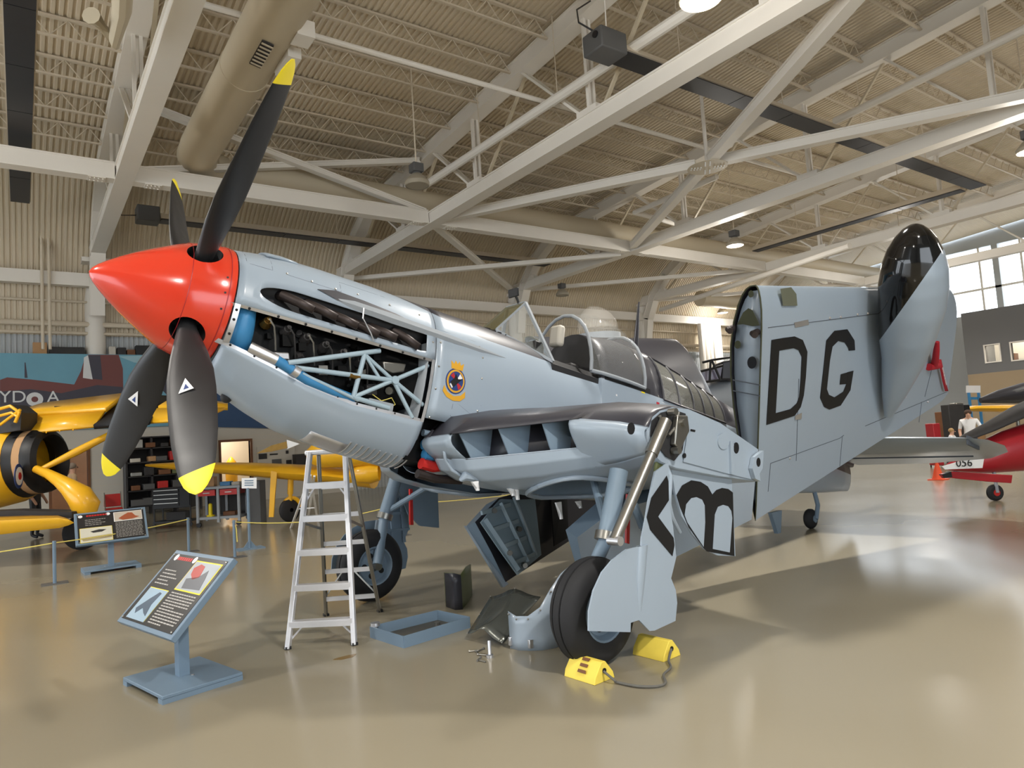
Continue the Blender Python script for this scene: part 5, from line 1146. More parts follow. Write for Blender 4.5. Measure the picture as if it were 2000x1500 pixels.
for k, (px, py, a) in enumerate(((938, 1272, 20), (932, 1277, 70), (944, 1281, 120), (935, 1290, 40), (942, 1293, 100), (928, 1273, 150))):
    p = GND(px, py); b = MB(); v = Vector((math.cos(R(a)), math.sin(R(a)), 0)) * .04; b.tube(p - v + Vector((0, 0, .008)), p + v + Vector((0, 0, .008)), .006, n=6); b.tube(p + v + Vector((0, 0, .008)), p + v * 1.3 + Vector((0, 0, .008)), .012, n=6)
    tag(b.build('loose_bolt', 'steel'), 'small loose steel bolt on the floor beside the steel prop', 'bolt', 'loose bolts on the floor')
p = GND(675, 1284); b = MB(); b.prism([p + Vector((.09 * math.cos(q) * (1 + .25 * math.sin(3 * q)), .05 * math.sin(q) * (1 + .2 * math.cos(2 * q)), 0)) for q in frange(0, 6.283, 18)[:-1]], (0, 0, .0015)); tag(b.build('oil_spot', mat('oil_spot', (112, 86, 34), .25)), 'small brown oil spot on the floor by the ladder', 'stain')
# wheel chocks joined by a rope
def chock(p, rz, label, mark):
    t = thing('wheel_chock', label, 'chock', p, rz, 'wheel chocks'); L_ = .30
    b = MB(); b.prism([(-.105, -L_ / 2, 0), (.105, -L_ / 2, 0), (.09, -L_ / 2, .05), (.02, -L_ / 2, .135), (-.02, -L_ / 2, .135), (-.09, -L_ / 2, .05)], (0, L_, 0)); b.build('chock_block', 'chock', t, bevel=.004, smooth=30)
    b = MB(); b.tube((.0, -L_ / 2 - .006, .075), (.0, -L_ / 2 + .02, .075), .018, n=12); b.build('rope_hole', 'black', t)
    if mark:
        b = MB()
        for k in range(3): b.prism([(-.094 + .028 * k, -.06 + .01 * k, .056 + .034 * k), (-.094 + .028 * k, .02, .056 + .034 * k), (-.08 + .028 * k, .02, .073 + .034 * k), (-.08 + .028 * k, -.05, .073 + .034 * k)], (-.004, 0, .003))
        b.build('stencilled_mark', 'brown', t)
    return t
CA, CB_ = Vector((3.31, 3.93, 0)), Vector((3.99, 3.92, 0))
chock(CA, R(5), 'yellow wheel chock with stencilled mark in front of the main wheel', True); chock(CB_, R(5), 'yellow wheel chock behind the main wheel', False)
b = MB(); rp = [CA + Vector((.0, -.16, .075)), CA + Vector((.02, -.24, .03)), GND(1205, 1332, .015), GND(1245, 1340, .015), GND(1285, 1340, .015), GND(1300, 1333, .015), GND(1296, 1318, .015), GND(1310, 1303, .015), GND(1306, 1290, .03), CB_ + Vector((0, -.16, .075))]
b.path(smooth_pts(rp), .009, 8); tag(b.build('chock_rope', 'rope'), 'grey rope on the floor joining the two yellow chocks', 'rope')

# information placards
def placard(c0, tl, wv, dv, Wd, Ht, base, label, style):
    t = thing('information_placard', label, 'placard', base); wv = Vector(wv).normalized(); dv = Vector(dv).normalized(); nv = dv.cross(wv).normalized()
    if nv.z < 0: nv = -nv
    tl = Vector(tl) - base
    P = lambda u, v, o_=0: tl + wv * (u * Wd) + dv * (v * Ht) + nv * o_
    b = MB(); b.hexa([P(0, 0, -.05), P(1, 0, -.05), P(1, 1, -.05), P(0, 1, -.05), P(0, 0, 0), P(1, 0, 0), P(1, 1, 0), P(0, 1, 0)]); bo = b.build('board', 'placard', t, bevel=.004)
    def quad(name, u0, v0, u1, v1, m, o_, par): q = MB(); q.prism([P(u0, v0, o_), P(u1, v0, o_), P(u1, v1, o_), P(u0, v1, o_)], nv * .002); return q.build(name, m, par, smooth=0)
    po = quad('poster', .035, .05, .965, .95, 'posterblack', .001, bo)
    def poly(name, pts, m, o_): q = MB(); q.prism([P(u, v, o_) for u, v in pts], nv * .0015); return q.build(name, m, bo, smooth=0)
    if style == 0:
        quad('photo_border', .50, .10, .93, .49, 'yellow', .003, bo); quad('photo_print', .51, .115, .92, .475, mat('photo_grey', (166, 172, 178), .3), .005, bo)
        poly('photo_subject', [(.55, .2), (.62, .14), (.70, .16), (.74, .3), (.66, .34), (.58, .28)], mat('photo_red', (178, 70, 62), .3), .007); poly('photo_subject', [(.56, .34), (.72, .3), (.80, .2), (.84, .3), (.88, .44), (.60, .46)], mat('photo_dim', (96, 98, 104), .3), .007)
        quad('photo_border', .10, .52, .44, .92, 'yellow', .003, bo); quad('photo_print', .105, .53, .44, .925, mat('photo_sky', (156, 178, 194), .3), .005, bo); poly('photo_subject', [(.15, .80), (.25, .66), (.33, .56), (.37, .57), (.35, .72), (.40, .86), (.33, .83), (.26, .78), (.2, .86)], mat('photo_plane', (78, 92, 108), .3), .007)
        lines = [(.50 + .0, .52 + k * .034, .92 - (.2 if k in (5, 11) else .0)) for k in range(12)]; spec = [(.10, .27 + k * .045, .30 + .05 * (k % 3)) for k in range(5)]; tv = .11; tx = (.16, .40); lg = ((.12, .10), (.46, .10))
    else:
        quad('photo_border', .535, .09, .94, .39, 'white', .003, bo); quad('photo_print', .545, .10, .935, .375, mat('photo_tan', (188, 176, 160), .3), .005, bo); poly('photo_subject', [(.60, .30), (.68, .20), (.74, .14), (.80, .15), (.84, .26), (.90, .30), (.80, .35), (.66, .36)], mat('photo_rust', (156, 84, 56), .3), .007)
        quad('photo_border', .06, .50, .50, .95, 'yellow', .003, bo); quad('photo_print', .065, .51, .495, .94, mat('photo_pale', (204, 200, 184), .3), .005, bo); poly('photo_subject', [(.2, .62), (.32, .58), (.42, .60), (.36, .66), (.24, .67)], 'dark', .007); poly('photo_subject', [(.07, .80), (.48, .76), (.49, .86), (.1, .90)], mat('photo_sand', (160, 146, 112), .3), .007)
        lines = [(.55, .43 + k * .045, .93) for k in range(11)]; spec = [(.14, .24 + k * .055, .42 - .06 * (k % 2)) for k in range(4)]; tv = .12; tx = (.16, .42); lg = ((.08, .12), (.46, .11))
    q = MB()
    for (u, v, u1) in lines + spec:
        x = u; 
        while x < u1 - .01:
            w_ = random.uniform(.02, .05); q.prism([P(x, v, .004), P(min(x + w_, u1), v, .004), P(min(x + w_, u1), v + .014, .004), P(x, v + .014, .004)], nv * .001); x += w_ + .008
    tag(q.build('text_lines', mat('poster_print', (176, 172, 166), .5), bo, smooth=0), None, None, None, 'stuff')
    q = MB(); x = tx[0]
    while x < tx[1]: q.prism([P(x, tv - .025, .004), P(x + .03, tv - .025, .004), P(x + .03, tv + .02, .004), P(x, tv + .02, .004)], nv * .001); x += .037
    q.build('title_line', 'redpaint', bo, smooth=0)
    for (u, v) in lg:
        q = MB(); q.prism([P(u + .03 * math.cos(a), v + .045 * math.sin(a), .004) for a in frange(0, 6.283, 16)[:-1]], nv * .001); q.build('round_logo', 'white', bo, smooth=0)
    for (u, v) in ((.05, .07), (.95, .07), (.95, .93), (.05, .93)): q = MB(); q.sphere(P(u, v, .004), .010, 8, 4); q.build('screw', 'steel', bo)
    ctr = P(.5, .5, -.05); b = MB(); hw = wv * .04; hd = Vector((-wv.y, wv.x, 0)) * .04; zt = ctr.z - .045
    b.hexa([-hw - hd, hw - hd, hw + hd, -hw + hd, -hw - hd + Vector((0, 0, zt)), hw - hd + Vector((0, 0, zt)), hw + hd + Vector((0, 0, zt + .0)), -hw + hd + Vector((0, 0, zt))]); b.build('post', 'placard', t)
    return t, wv
t, wv = placard(None, (1.131, 6.903, .932), (.222, -.975, 0), (-.485, -.116, -.50), 1.075, .71, Vector((1.02, 6.12, 0)), 'tilted aircraft information placard in the foreground', 0)
def baseplate(t, wv, w, d, m='placard'):
    dv = Vector((-wv.y, wv.x, 0)); b = MB(); b.hexa([wv * a * w / 2 + dv * c * d / 2 + Vector((0, 0, z)) for z in (.035, .06) for a, c in ((-1, -1), (1, -1), (1, 1), (-1, 1))]); b.build('base_plate', m, t, bevel=.004)
    for s_ in (-1, 1): b = MB(); b.hexa([wv * a + dv * c * d / 2 + Vector((0, 0, z)) for z in (0, .035) for a, c in ((s_ * w / 2 - s_ * .08, -1), (s_ * w / 2, -1), (s_ * w / 2, 1), (s_ * w / 2 - s_ * .08, 1))]); b.build('base_runner', m, t)
    for a, c in ((-.09, 0), (.09, .04)): b = MB(); p = wv * a + dv * c; b.tube((p.x, p.y, .06), (p.x, p.y, .066), .012, n=8); b.build('base_bolt', 'alu', t)
baseplate(t, wv, .76, .60)
t, wv = placard(None, (.705, 13.52, .945), (1, .04, 0), (0, -.375, -.48), 1.04, .61, Vector((1.2, 13.33, 0)), 'tilted information placard behind the rope beside the yellow wing tip', 1)
baseplate(t, wv, .8, .55)
# rope stanchions
ST_ = [(107, 1140, 1047), (369, 1078, 1019), (459, 1089, 1009), (783, 1046, 985)]
tops = []
LBL = ('grey rope stanchion left of the far placard', 'grey rope stanchion just behind the front placard board', 'grey rope stanchion with a dangling rope end left of the ladder', 'grey rope stanchion seen beyond the starboard wheel')
proto = None
for i, (x, yb, yt) in enumerate(ST_):
    g = GND(x, yb); d = ray(x, yt); k = Vector((g.x, g.y)).length / Vector((d.x, d.y)).length; h = .63
    if proto is None:
        t = proto = thing('rope_stanchion', '', 'stanchion'); b = MB(); b.tube((0, 0, .008), (0, 0, h), .024, n=12); b.build('post', 'placard', t)
        b = MB(); b.box(-.17, .17, -.12, .12, 0, .01); b.build('base_plate', 'heatbox', t); b = MB(); b.tube((-.03, 0, h - .03), (.03, 0, h - .03), .012, n=8); b.build('rope_eye', 'steel', t)
    else: t = copy_tree(proto)
    t.location = g; t['label'] = LBL[i]; t['group'] = 'rope stanchions'; tops.append(g + Vector((0, 0, h - .03)))
def rope(a, c, sag, label, extra=None):
    pts = [lerp(a, c, i / 16) - Vector((0, 0, 4 * sag * (i / 16) * (1 - i / 16))) for i in range(17)]
    if extra: pts += extra
    b = MB(); b.path(pts, .009, 6); return tag(b.build('barrier_rope', 'yrope'), label, 'rope', 'yellow barrier ropes')
rope(tops[0] + Vector((-3.2, .1, 0)), tops[0], .06, 'yellow barrier rope leaving the frame at far left')
rope(tops[0], tops[1], .03, 'yellow barrier rope passing in front of the far placard')
rope(tops[3], tops[2], .14, 'yellow barrier rope sagging behind the ladder', [tops[2] + Vector((.03, -.02, -.1)), tops[2] + Vector((.04, -.02, -.34))])
rope(tops[3], tops[3] + Vector((4.5, -.2, 0)), .08, 'yellow barrier rope seen under the aircraft belly')
# ---------------------------------------------------------------- background
def D(px, py, depth): return CPOS + ray(px, py) * (depth / 1357.1)
RT_ = Vector((_r.x, _r.y, 0)).normalized(); FD_ = Vector((-RT_.y, RT_.x, 0))   # level right / away directions
RZ = math.atan2(RT_.y, RT_.x)
def poly_thing(pts, depth, thick, name, m, label, cat): b = MB(); b.prism([D(x, y, depth) for x, y in pts], FD_ * thick); return tag(b.build(name, m), label, cat)
def ppart(pts, depth, thick, name, m, par, bevel=0.0):
    b = MB(); b.prism([D(x, y, depth) - par.location for x, y in pts], FD_ * thick); return b.build(name, m, par, bevel=bevel)
# yellow and black high-wing aircraft at the left edge
t = thing('high_wing_aircraft', 'yellow and black high wing aircraft with spatted wheel at the left edge', 'aircraft', GND(120, 1060))
base = t.location
def wplank(top, bot, d0, d1, name, m, th=.10):
    a = [D(x, y, d1) - base for x, y in top]; c = [D(x, y, d0) - base for x, y in bot]; b = MB(); up = Vector((0, 0, th))
    b.grid([[p for p in a], [q for q in c]]); return b.build(name, m, t, fix=False, solid=th)
wplank([(60, 798), (85, 790), (243, 771), (247, 772)], [(25, 813), (60, 811), (205, 801), (208, 801)], 15.4, 16.6, 'wing', 'yplane')
fl_ = wplank([(28, 817), (205, 804)], [(38, 848), (183, 834)], 15.0, 15.4, 'wing_flap', 'yplane', .05)
for f_ in (.18, .36, .54, .72):
    a, c = lerp(Vector((28, 817, 0)), Vector((205, 804, 0)), f_), lerp(Vector((38, 848, 0)), Vector((183, 834, 0)), f_); b = MB(); b.bar(D(a.x, a.y, 15.36) - base - Vector((0, 0, .035)), D(c.x, c.y, 14.98) - base - Vector((0, 0, .03)), .02, .02); b.build('flap_rib', 'yplane', fl_)
wplank([(247, 772), (340, 777)], [(183, 834), (291, 826)], 15.0, 16.6, 'wing_black_band', 'black')
wplank([(342, 776), (445, 790)], [(309, 797), (445, 797)], 15.6, 16.6, 'wing', 'yplane'); wplank([(307, 799), (440, 798)], [(291, 826), (392, 820)], 15.1, 15.5, 'wing_flap', 'yplane', .05)
for (px, py) in ((115, 789), (139, 793)): b = MB(); p = D(px, py, 15.95) - base - Vector((0, 0, .06)); b.box(p.x - .09, p.x + .09, p.y - .02, p.y + .02, p.z - .01, p.z + .01); b.build('wing_slot', 'dark', t)
ax0, ax1 = D(-60, 915, 15.2) - base, D(52, 903, 15.2) - base; dv_ = (ax1 - ax0).normalized()
b = MB(); b.lathe(ax0, dv_, [(-.6, .9), (0, .95), (.6, .93), (1.1, .85), (1.25, .78)], 32, True, True); fz_ = b.build('fuselage', 'yplane', t)
b = MB(); b.lathe(ax1 - dv_ * .05, dv_, [(0, .78), (.12, .74), (.22, .72)], 32); b.build('cowling_band', 'black', t); b = MB(); b.lathe(ax1 + dv_ * .17, dv_, [(0, .715), (.16, .71)], 32); b.build('cowling_band', 'tan', t)
b = MB(); b.lathe(ax1 + dv_ * .33, dv_, [(0, .71), (.1, .70), (.2, .66), (.27, .55), (.2, .5), (.0, .48)], 32); b.build('cowling_ring', 'black', t)
nfc = (toloc(CPOS) * 0 + (CPOS - base) - ax1).normalized()
for rr, mm_, o_ in ((.30, 'navy', 0), (.22, 'white', .012), (.09, 'redpaint', .024)):
    rn_ = (RT_ * .93 + FD_ * .30).normalized(); p = D(36, 930, 14.30) - base + rn_ * o_; b = MB(); b.tube(p, p + rn_ * .01, rr * .85, n=24); b.build('roundel', mm_, t)
b = MB(); b.path([D(x, y, 14.5) - base for x, y in ((-5, 800), (20, 793), (38, 805), (30, 825))], .035, 8); b.path([D(x, y, 14.5) - base for x, y in ((0, 830), (40, 800))], .03, 8); b.path([D(x, y, 14.5) - base for x, y in ((0, 812), (22, 806), (36, 815))], .03, 8); b.build('canopy_frame', 'yplane', t)
b = MB(); b.prism([D(x, y, 14.7) - base for x, y in ((-20, 795), (22, 790), (42, 806), (40, 840), (-20, 850))], FD_ * .5); b.build('canopy_glass', 'dark', t)
b = MB(); b.prism([D(x, y, 14.9) - base for x, y in ((0, 842), (30, 868), (28, 905), (0, 880))], FD_ * .05); b.build('fuselage_stripe', 'black', t)
b = MB(); b.path([D(78, 918, 14.6) - base, D(150, 882, 15.0) - base, D(218, 847, 15.4) - base], [.05, .085, .07], 12); b.build('wing_strut', 'yplane', t)
b = MB(); b.path([D(70, 916, 14.6) - base, D(95, 926, 14.5) - base, D(115, 938, 14.4) - base, D(135, 952, 14.3) - base, D(155, 968, 14.3) - base, D(168, 988, 14.3) - base, D(168, 1015, 14.3) - base], [.08, .10, .13, .18, .25, .27, .16], 18); spt = b.build('wheel_spat', 'yplane', t, smooth=60)
wc = D(160, 1015, 14.3) - base; zz_ = wc.z + base.z; b = MB(); b.lathe(wc - Vector((0, .08, zz_ - .35)), (0, 1, 0), [(0, .1), (0, .28), (.04, .35), (.12, .35), (.16, .28), (.16, .1)], 24); b.build('wheel', 'tyre', t)
# low yellow wing tip at the left edge
t = thing('wing_tip', 'yellow wing tip of a low parked aircraft at the left edge', 'aircraft', GND(40, 1090))
b = MB(); o_ = t.location
b.grid([[D(x, y, 12.3 + k * 1.6) - o_ for x, y in ((-120, 1020 - k * 8), (0, 1017 - k * 8), (60, 1014 - k * 7), (113, 1012 - k * 5), (132, 1015 - k * 2), (144, 1021))] for k in (1, .5, 0)] + [[D(x, y, 12.3) - o_ for x, y in ((-120, 1060), (0, 1044), (60, 1037), (117, 1031), (134, 1026), (144, 1021.5))]]); b.build('wing_skin', 'yplane', t, fix=False, solid=.01)
b = MB(); b.prism([D(x, y, 13.9) - o_ for x, y in ((-120, 1004), (20, 997), (140, 1000), (140, 1012), (-120, 1016))], FD_ * .4); b.build('black_upper_panel', 'dark', t)
b = MB(); p = D(-60, 1050, 13) - o_; b.tube((p.x, p.y, 0), (p.x, p.y, p.z), .05, n=10); b.build('support_leg', 'steel', t)

# low wing yellow trainer behind the ladder
t = thing('low_wing_trainer', 'yellow low wing trainer parked behind the ladder', 'aircraft', GND(640, 1020)); base = t.location
dp = 16.6
def X5(px, py, d=dp): return D(px, py, d) - base
b = MB(); pts = [(283, 909, .03), (330, 911, .09), (400, 915, .13), (480, 919, .17), (560, 925, .20), (640, 930, .22), (720, 940, .22)]
b.loft([[X5(x, y) + Vector((0, 0, r_ * math.sin(a))) + FD_ * (r_ * 3 * (math.cos(a) + 1)) for a in frange(0, 6.283, 12)[:-1]] for x, y, r_ in pts]); b.build('wing', 'yplane', t, smooth=60)
b = MB(); b.prism([X5(x, y) for x, y in ((529, 920), (541, 922), (537, 965), (534, 1010), (525, 1010), (527, 965))], FD_ * .05); b.build('gear_door', 'yplane', t)
b = MB(); b.tube(X5(568, 935, 16.9), X5(567, 965, 16.9), .07, n=12); b.tube(X5(567, 965, 16.9), X5(567, 985, 16.9), .05, n=12); b.build('gear_leg', 'yplane', t)
wc = X5(566, 996, 16.9); b = MB(); nn_ = (RT_ * .8 - FD_ * .6); b.lathe(wc - nn_ * .08, nn_, [(0, .05), (0, .22), (.03, .27), (.08, .29), (.13, .27), (.16, .22), (.16, .05)], 24); wh_ = b.build('main_wheel', 'tyre', t)
b = MB(); b.path([wc + Vector((.29 * math.cos(a) * .8, .0, .29 * math.sin(a))) + RT_ * .05 for a in frange(.2, 2.4, 8)], .05, 8); b.build('wheel_fork', 'yplane', t)
b = MB(); b.lathe(X5(612, 888), RT_, [(-.16, .0), (-.13, .14), (0, .25), (.2, .32), (.5, .34), (1.0, .36), (1.6, .36)], 20); b.build('engine_cowling', 'yplane', t, smooth=60)
b = MB(); b.prism([X5(x, y, 16.2) for x, y in ((500, 886), (530, 870), (560, 862), (562, 875), (530, 882))], FD_ * .03); pb_ = b.build('propeller_blade', 'brass', t)
b = MB(); b.prism([X5(x, y, 16.2) for x, y in ((560, 859), (585, 867), (561, 877))], FD_ * .04); b.build('blade_tip', 'white', pb_)
b = MB(); b.lathe(X5(700, 925), RT_, [(-.2, .1), (0, .22), (.3, .26), (.5, .2)], 18); b.build('wheel_fairing', 'yplane', t)
# second folding ladder behind
t = thing('step_ladder', 'smaller white step ladder standing behind the silver one', 'ladder', GND(590, 1032)); base = t.location
for a, c in (((606, 928), (568, 1032)), ((606, 928), (622, 1028)), ((614, 930), (600, 1025))): b = MB(); b.bar(D(*a, 13.6) - base, GND(*c) - base, .04, .03); b.build('rail', 'white', t)
for f_ in (.3, .6): b = MB(); b.bar(lerp(D(606, 928, 13.6), GND(568, 1032), f_) - base, lerp(D(606, 928, 13.6), GND(622, 1028), f_) - base, .05, .02); b.build('rung', 'white', t)
# sign stand
g = GND(488, 1072); t = thing('sign_stand', 'white paper sign on a blue grey stand left of the ladder', 'sign', g)
b = MB(); b.box(-.24, .24, -.16, .16, 0, .02); b.build('base_plate', 'placard', t); b = MB(); dz = AY(488, 955, g.y).z; b.tube((0, 0, .02), (0, 0, dz + .02), .025, n=10); b.prism([(-.12, -.01, .02), (.12, -.01, .02), (.03, -.01, .14), (-.03, -.01, .14)], (0, .02, 0)); b.build('pole', 'placard', t)
s0 = [D(x, y, g.dot(Vector((_b.x, _b.y, _b.z)) * -1) - (-_b.z) * 1.75 * 0) - g for x, y in ((472, 934), (501, 933), (501, 954), (472, 954))]
b = MB(); b.prism(s0, FD_ * .01); sg = b.build('sign_sheet', 'white', t, smooth=0)
b = MB()
for k in range(3): a, c = lerp(s0[0], s0[3], .25 + k * .22), lerp(s0[1], s0[2], .25 + k * .22); b.bar(lerp(a, c, .2) - FD_ * .004, lerp(a, c, .8) - FD_ * .004, .003, .02)
b.build('printed_lines', 'placard', sg)
# workshop cart
def cart(px0, px1, pyt, pyb, name, label, cat): 
    g = GND((px0 + px1) / 2, pyb); t = thing(name, label, cat, g, RZ); dep = g.x * -_b.x + g.y * -_b.y; W_ = (px1 - px0) * dep / 1357.1; Hh = (pyb - pyt) * dep / 1357.1; return t, W_, Hh
t, W_, Hh = cart(385, 470, 951, 1028, 'workshop_cart', 'grey workshop cart with two red drawers behind the propeller tip', 'cart')
for (x0, x1) in ((-W_ / 2, -W_ / 2 + .06), (-.03, .03), (W_ / 2 - .06, W_ / 2)):
    b = MB(); b.box(x0, x1, -.02, .04, .1, Hh - .06); b.build('upright', 'silver', t); b = MB(); b.box(x0, x1, .5, .56, .1, Hh - .06); b.build('upright', 'silver', t)
b = MB(); b.box(-W_ / 2 - .02, W_ / 2 + .02, -.04, .6, Hh - .06, Hh); b.build('top', 'silver', t); b = MB(); b.box(-W_ / 2, W_ / 2, 0, .56, .18, .24); b.build('lower_shelf', 'silver', t); b = MB(); b.box(-W_ / 2, W_ / 2, .54, .56, .24, Hh - .06); b.build('back_panel', 'dark', t)
for s_ in (-1, 1): b = MB(); b.box(s_ * W_ / 4 - W_ / 4 + .06, s_ * W_ / 4 + W_ / 4 - .06, -.03, .5, Hh - .22, Hh - .08); d_ = b.build('drawer', 'redpaint', t); b = MB(); b.box(s_ * W_ / 4 - .08, s_ * W_ / 4 + .08, -.045, -.03, Hh - .16, Hh - .14); b.build('drawer_handle', 'steel', d_)
for x in (-W_ / 2 + .05, W_ / 2 - .05): b = MB(); b.tube((x, -.02, .06), (x, .04, .06), .06, n=12); b.build('caster', 'black', t)
def on(t, x, y, z): return t.location + RT_ * x + FD_ * y + Vector((0, 0, z))
def small_box(p, w, d, h, name, m, label, cat): b = MB(); b.box(-w / 2, w / 2, -d / 2, d / 2, 0, h); o = tag(b.build(name, m, bevel=.01), label, cat); o.location = p; o.rotation_euler.z = RZ; return o
small_box(on(t, -.25, .25, Hh), .2, .2, .24, 'cardboard_box', 'tan', 'tan box on top of the workshop cart', 'box'); small_box(on(t, .12, .25, Hh), .26, .2, .1, 'plastic_tray', 'bluepipe', 'blue plastic tray on top of the workshop cart', 'tray'); small_box(on(t, .38, .25, Hh), .2, .2, .08, 'rag_pile', 'block', 'pale rag on top of the workshop cart', 'rag')
b = MB(); p = on(t, -.28, .2, .24); b.lathe(p, (0, 0, 1), [(0, .1), (.03, .1), (.04, .05), (.3, .045), (.32, .02)], 14, True, True); tag(b.build('bottle_jack', 'yellow'), 'yellow bottle jack on the lower shelf of the workshop cart', 'jack')
small_box(on(t, .2, .25, .24), .3, .2, .1, 'parts_tray', 'brown', 'brown parts tray on the lower shelf of the workshop cart', 'tray')
small_box(GND(478, 1026) + FD_ * .5 + RT_ * .12, .35, .4, 1.05, 'steel_locker', 'heatbox', 'dark grey locker beside the workshop cart behind the sign', 'locker')
# black tool chest
t, W_, Hh = cart(299, 374, 954, 1030, 'tool_chest', 'black rolling tool chest with drawers left of the workshop cart', 'tool chest')
b = MB(); b.box(-W_ / 2, W_ / 2, 0, .5, Hh * .48, Hh); b.build('drawer_case', 'black', t, bevel=.01)
for k in range(4): b = MB(); b.box(-W_ / 2 + .03, W_ / 2 - .3, -.02, 0, Hh * (.54 + k * .11), Hh * (.62 + k * .11)); d_ = b.build('drawer', 'black', t); b = MB(); b.box(-W_ / 2 + .05, W_ / 2 - .32, -.03, -.02, Hh * (.61 + k * .11), Hh * (.625 + k * .11)); b.build('drawer_handle', 'steel', d_)
b = MB(); b.box(W_ / 2 - .26, W_ / 2 - .03, -.02, 0, Hh * .54, Hh * .95); b.build('side_door', 'black', t)
for s_ in (-1, 1):
    b = MB(); b.bar((s_ * (W_ / 2 - .03), .03, .08), (s_ * (W_ / 2 - .03), .03, Hh * .48), .03, .03); b.bar((s_ * (W_ / 2 - .03), .47, .08), (s_ * (W_ / 2 - .03), .47, Hh * .48), .03, .03); b.build('leg', 'black', t)
    b = MB(); b.tube((s_ * (W_ / 2 - .03), 0, .05), (s_ * (W_ / 2 - .03), .04, .05), .05, n=12); b.build('caster', 'black', t)
b = MB(); b.box(-W_ / 2, W_ / 2, 0, .5, .12, .16); b.build('bottom_shelf', 'black', t)
small_box(on(t, .05, .25, .16), .5, .3, .22, 'engine_part', 'dark', 'dark engine part on the bottom shelf of the black tool chest', 'part')
# shelf unit against the wall
X0, X1 = AY(245, 900, 25.6).x, AY(388, 900, 25.6).x; t = thing('shelf_unit', 'tall dark shelf unit against the wall behind the propeller', 'shelf', ((X0 + X1) / 2, 25.7, 0)); W_ = X1 - X0
for x in (-W_ / 2, -W_ / 6, W_ / 6, W_ / 2): b = MB(); b.box(x - .03, x + .03, -.35, .35, 0, 2.5); b.build('upright', 'dark', t)
SZ = (.25, .75, 1.2, 1.65, 2.1, 2.46)
for z in SZ: b = MB(); b.box(-W_ / 2, W_ / 2, -.35, .35, z, z + .04); b.build('shelf_board', 'dark', t)
b = MB(); b.box(-W_ / 2, W_ / 2, .33, .36, .2, 2.5); b.build('back_panel', 'dark', t)
random.seed(11); cl = ('brown', 'dark', 'tan', 'redpaint', 'steel', 'block', 'olive', 'heatbox'); nm_ = ('brown', 'dark', 'tan', 'red', 'steel grey', 'cream', 'olive', 'grey')
lv = ('lowest', 'second', 'third', 'fourth', 'fifth')
for k, z in enumerate(SZ[:5]):
    for j in range(5):
        x = -W_ / 2 + .3 + j * (W_ - .5) / 4.4 + random.uniform(-.06, .06); c = random.randrange(8); h = random.uniform(.12, .3); w_ = random.uniform(.2, .42)
        b = MB(); b.box(-w_ / 2, w_ / 2, -.2, .2, 0, h); o = tag(b.build('storage_box', cl[c], bevel=.015), '%s box on the %s shelf, %s from the left on the dark shelf unit' % (nm_[c], lv[k], ('first', 'second', 'third', 'fourth', 'fifth')[j]), 'box', 'boxes on the shelf unit'); o.location = (t.location.x + x, 25.5, z + .04)
# red chair
g = GND(222, 1010); t = thing('folding_chair', 'folding chair with a red back by the shelf unit', 'chair', AY(222, 1006, 22.5) * 1); t.location.z = 0
b = MB(); b.box(-.21, .21, .18, .22, .5, .85); b.build('backrest', 'redpaint', t, bevel=.02); b = MB(); b.box(-.21, .21, -.22, .2, .43, .47); b.build('seat', 'redpaint', t, bevel=.015)
for s_ in (-1, 1): b = MB(); b.bar((s_ * .2, -.24, 0), (s_ * .2, .2, .9), .025, .025); b.build('leg', 'steel', t); b = MB(); b.bar((s_ * .2, .26, 0), (s_ * .2, -.16, .46), .025, .025); b.build('leg', 'steel', t)
# items hung on the block wall
t = thing('wall_board', 'pegboard of small tools on the block wall right of the doorway', 'board', (AY(540, 895, 26.45).x, 26.44, 1.5))
b = MB(); b.box(-.7, .7, 0, .03, -.35, .45); b.build('panel', 'block', t)
for k, (x, z, w_, h) in enumerate(((-.5, .1, .3, .2), (-.5, -.2, .25, .08), (-.1, .15, .3, .05), (.0, -.15, .35, .22), (.4, .2, .1, .12), (.45, -.2, .2, .2))): b = MB(); b.box(x - w_ / 2, x + w_ / 2, -.03, 0, z - h / 2, z + h / 2); b.build('hung_tool', ('dark', 'steel', 'dark', 'heatbox', 'dark', 'dark')[k], t, bevel=.01)
p = AY(586, 905, 26.2); b = MB(); b.box(p.x - .2, p.x + .2, 26.0, 26.45, .9, p.z + .35); tag(b.build('wall_cabinet', 'dark'), 'dark wall cabinet beside the ladder top', 'cabinet')
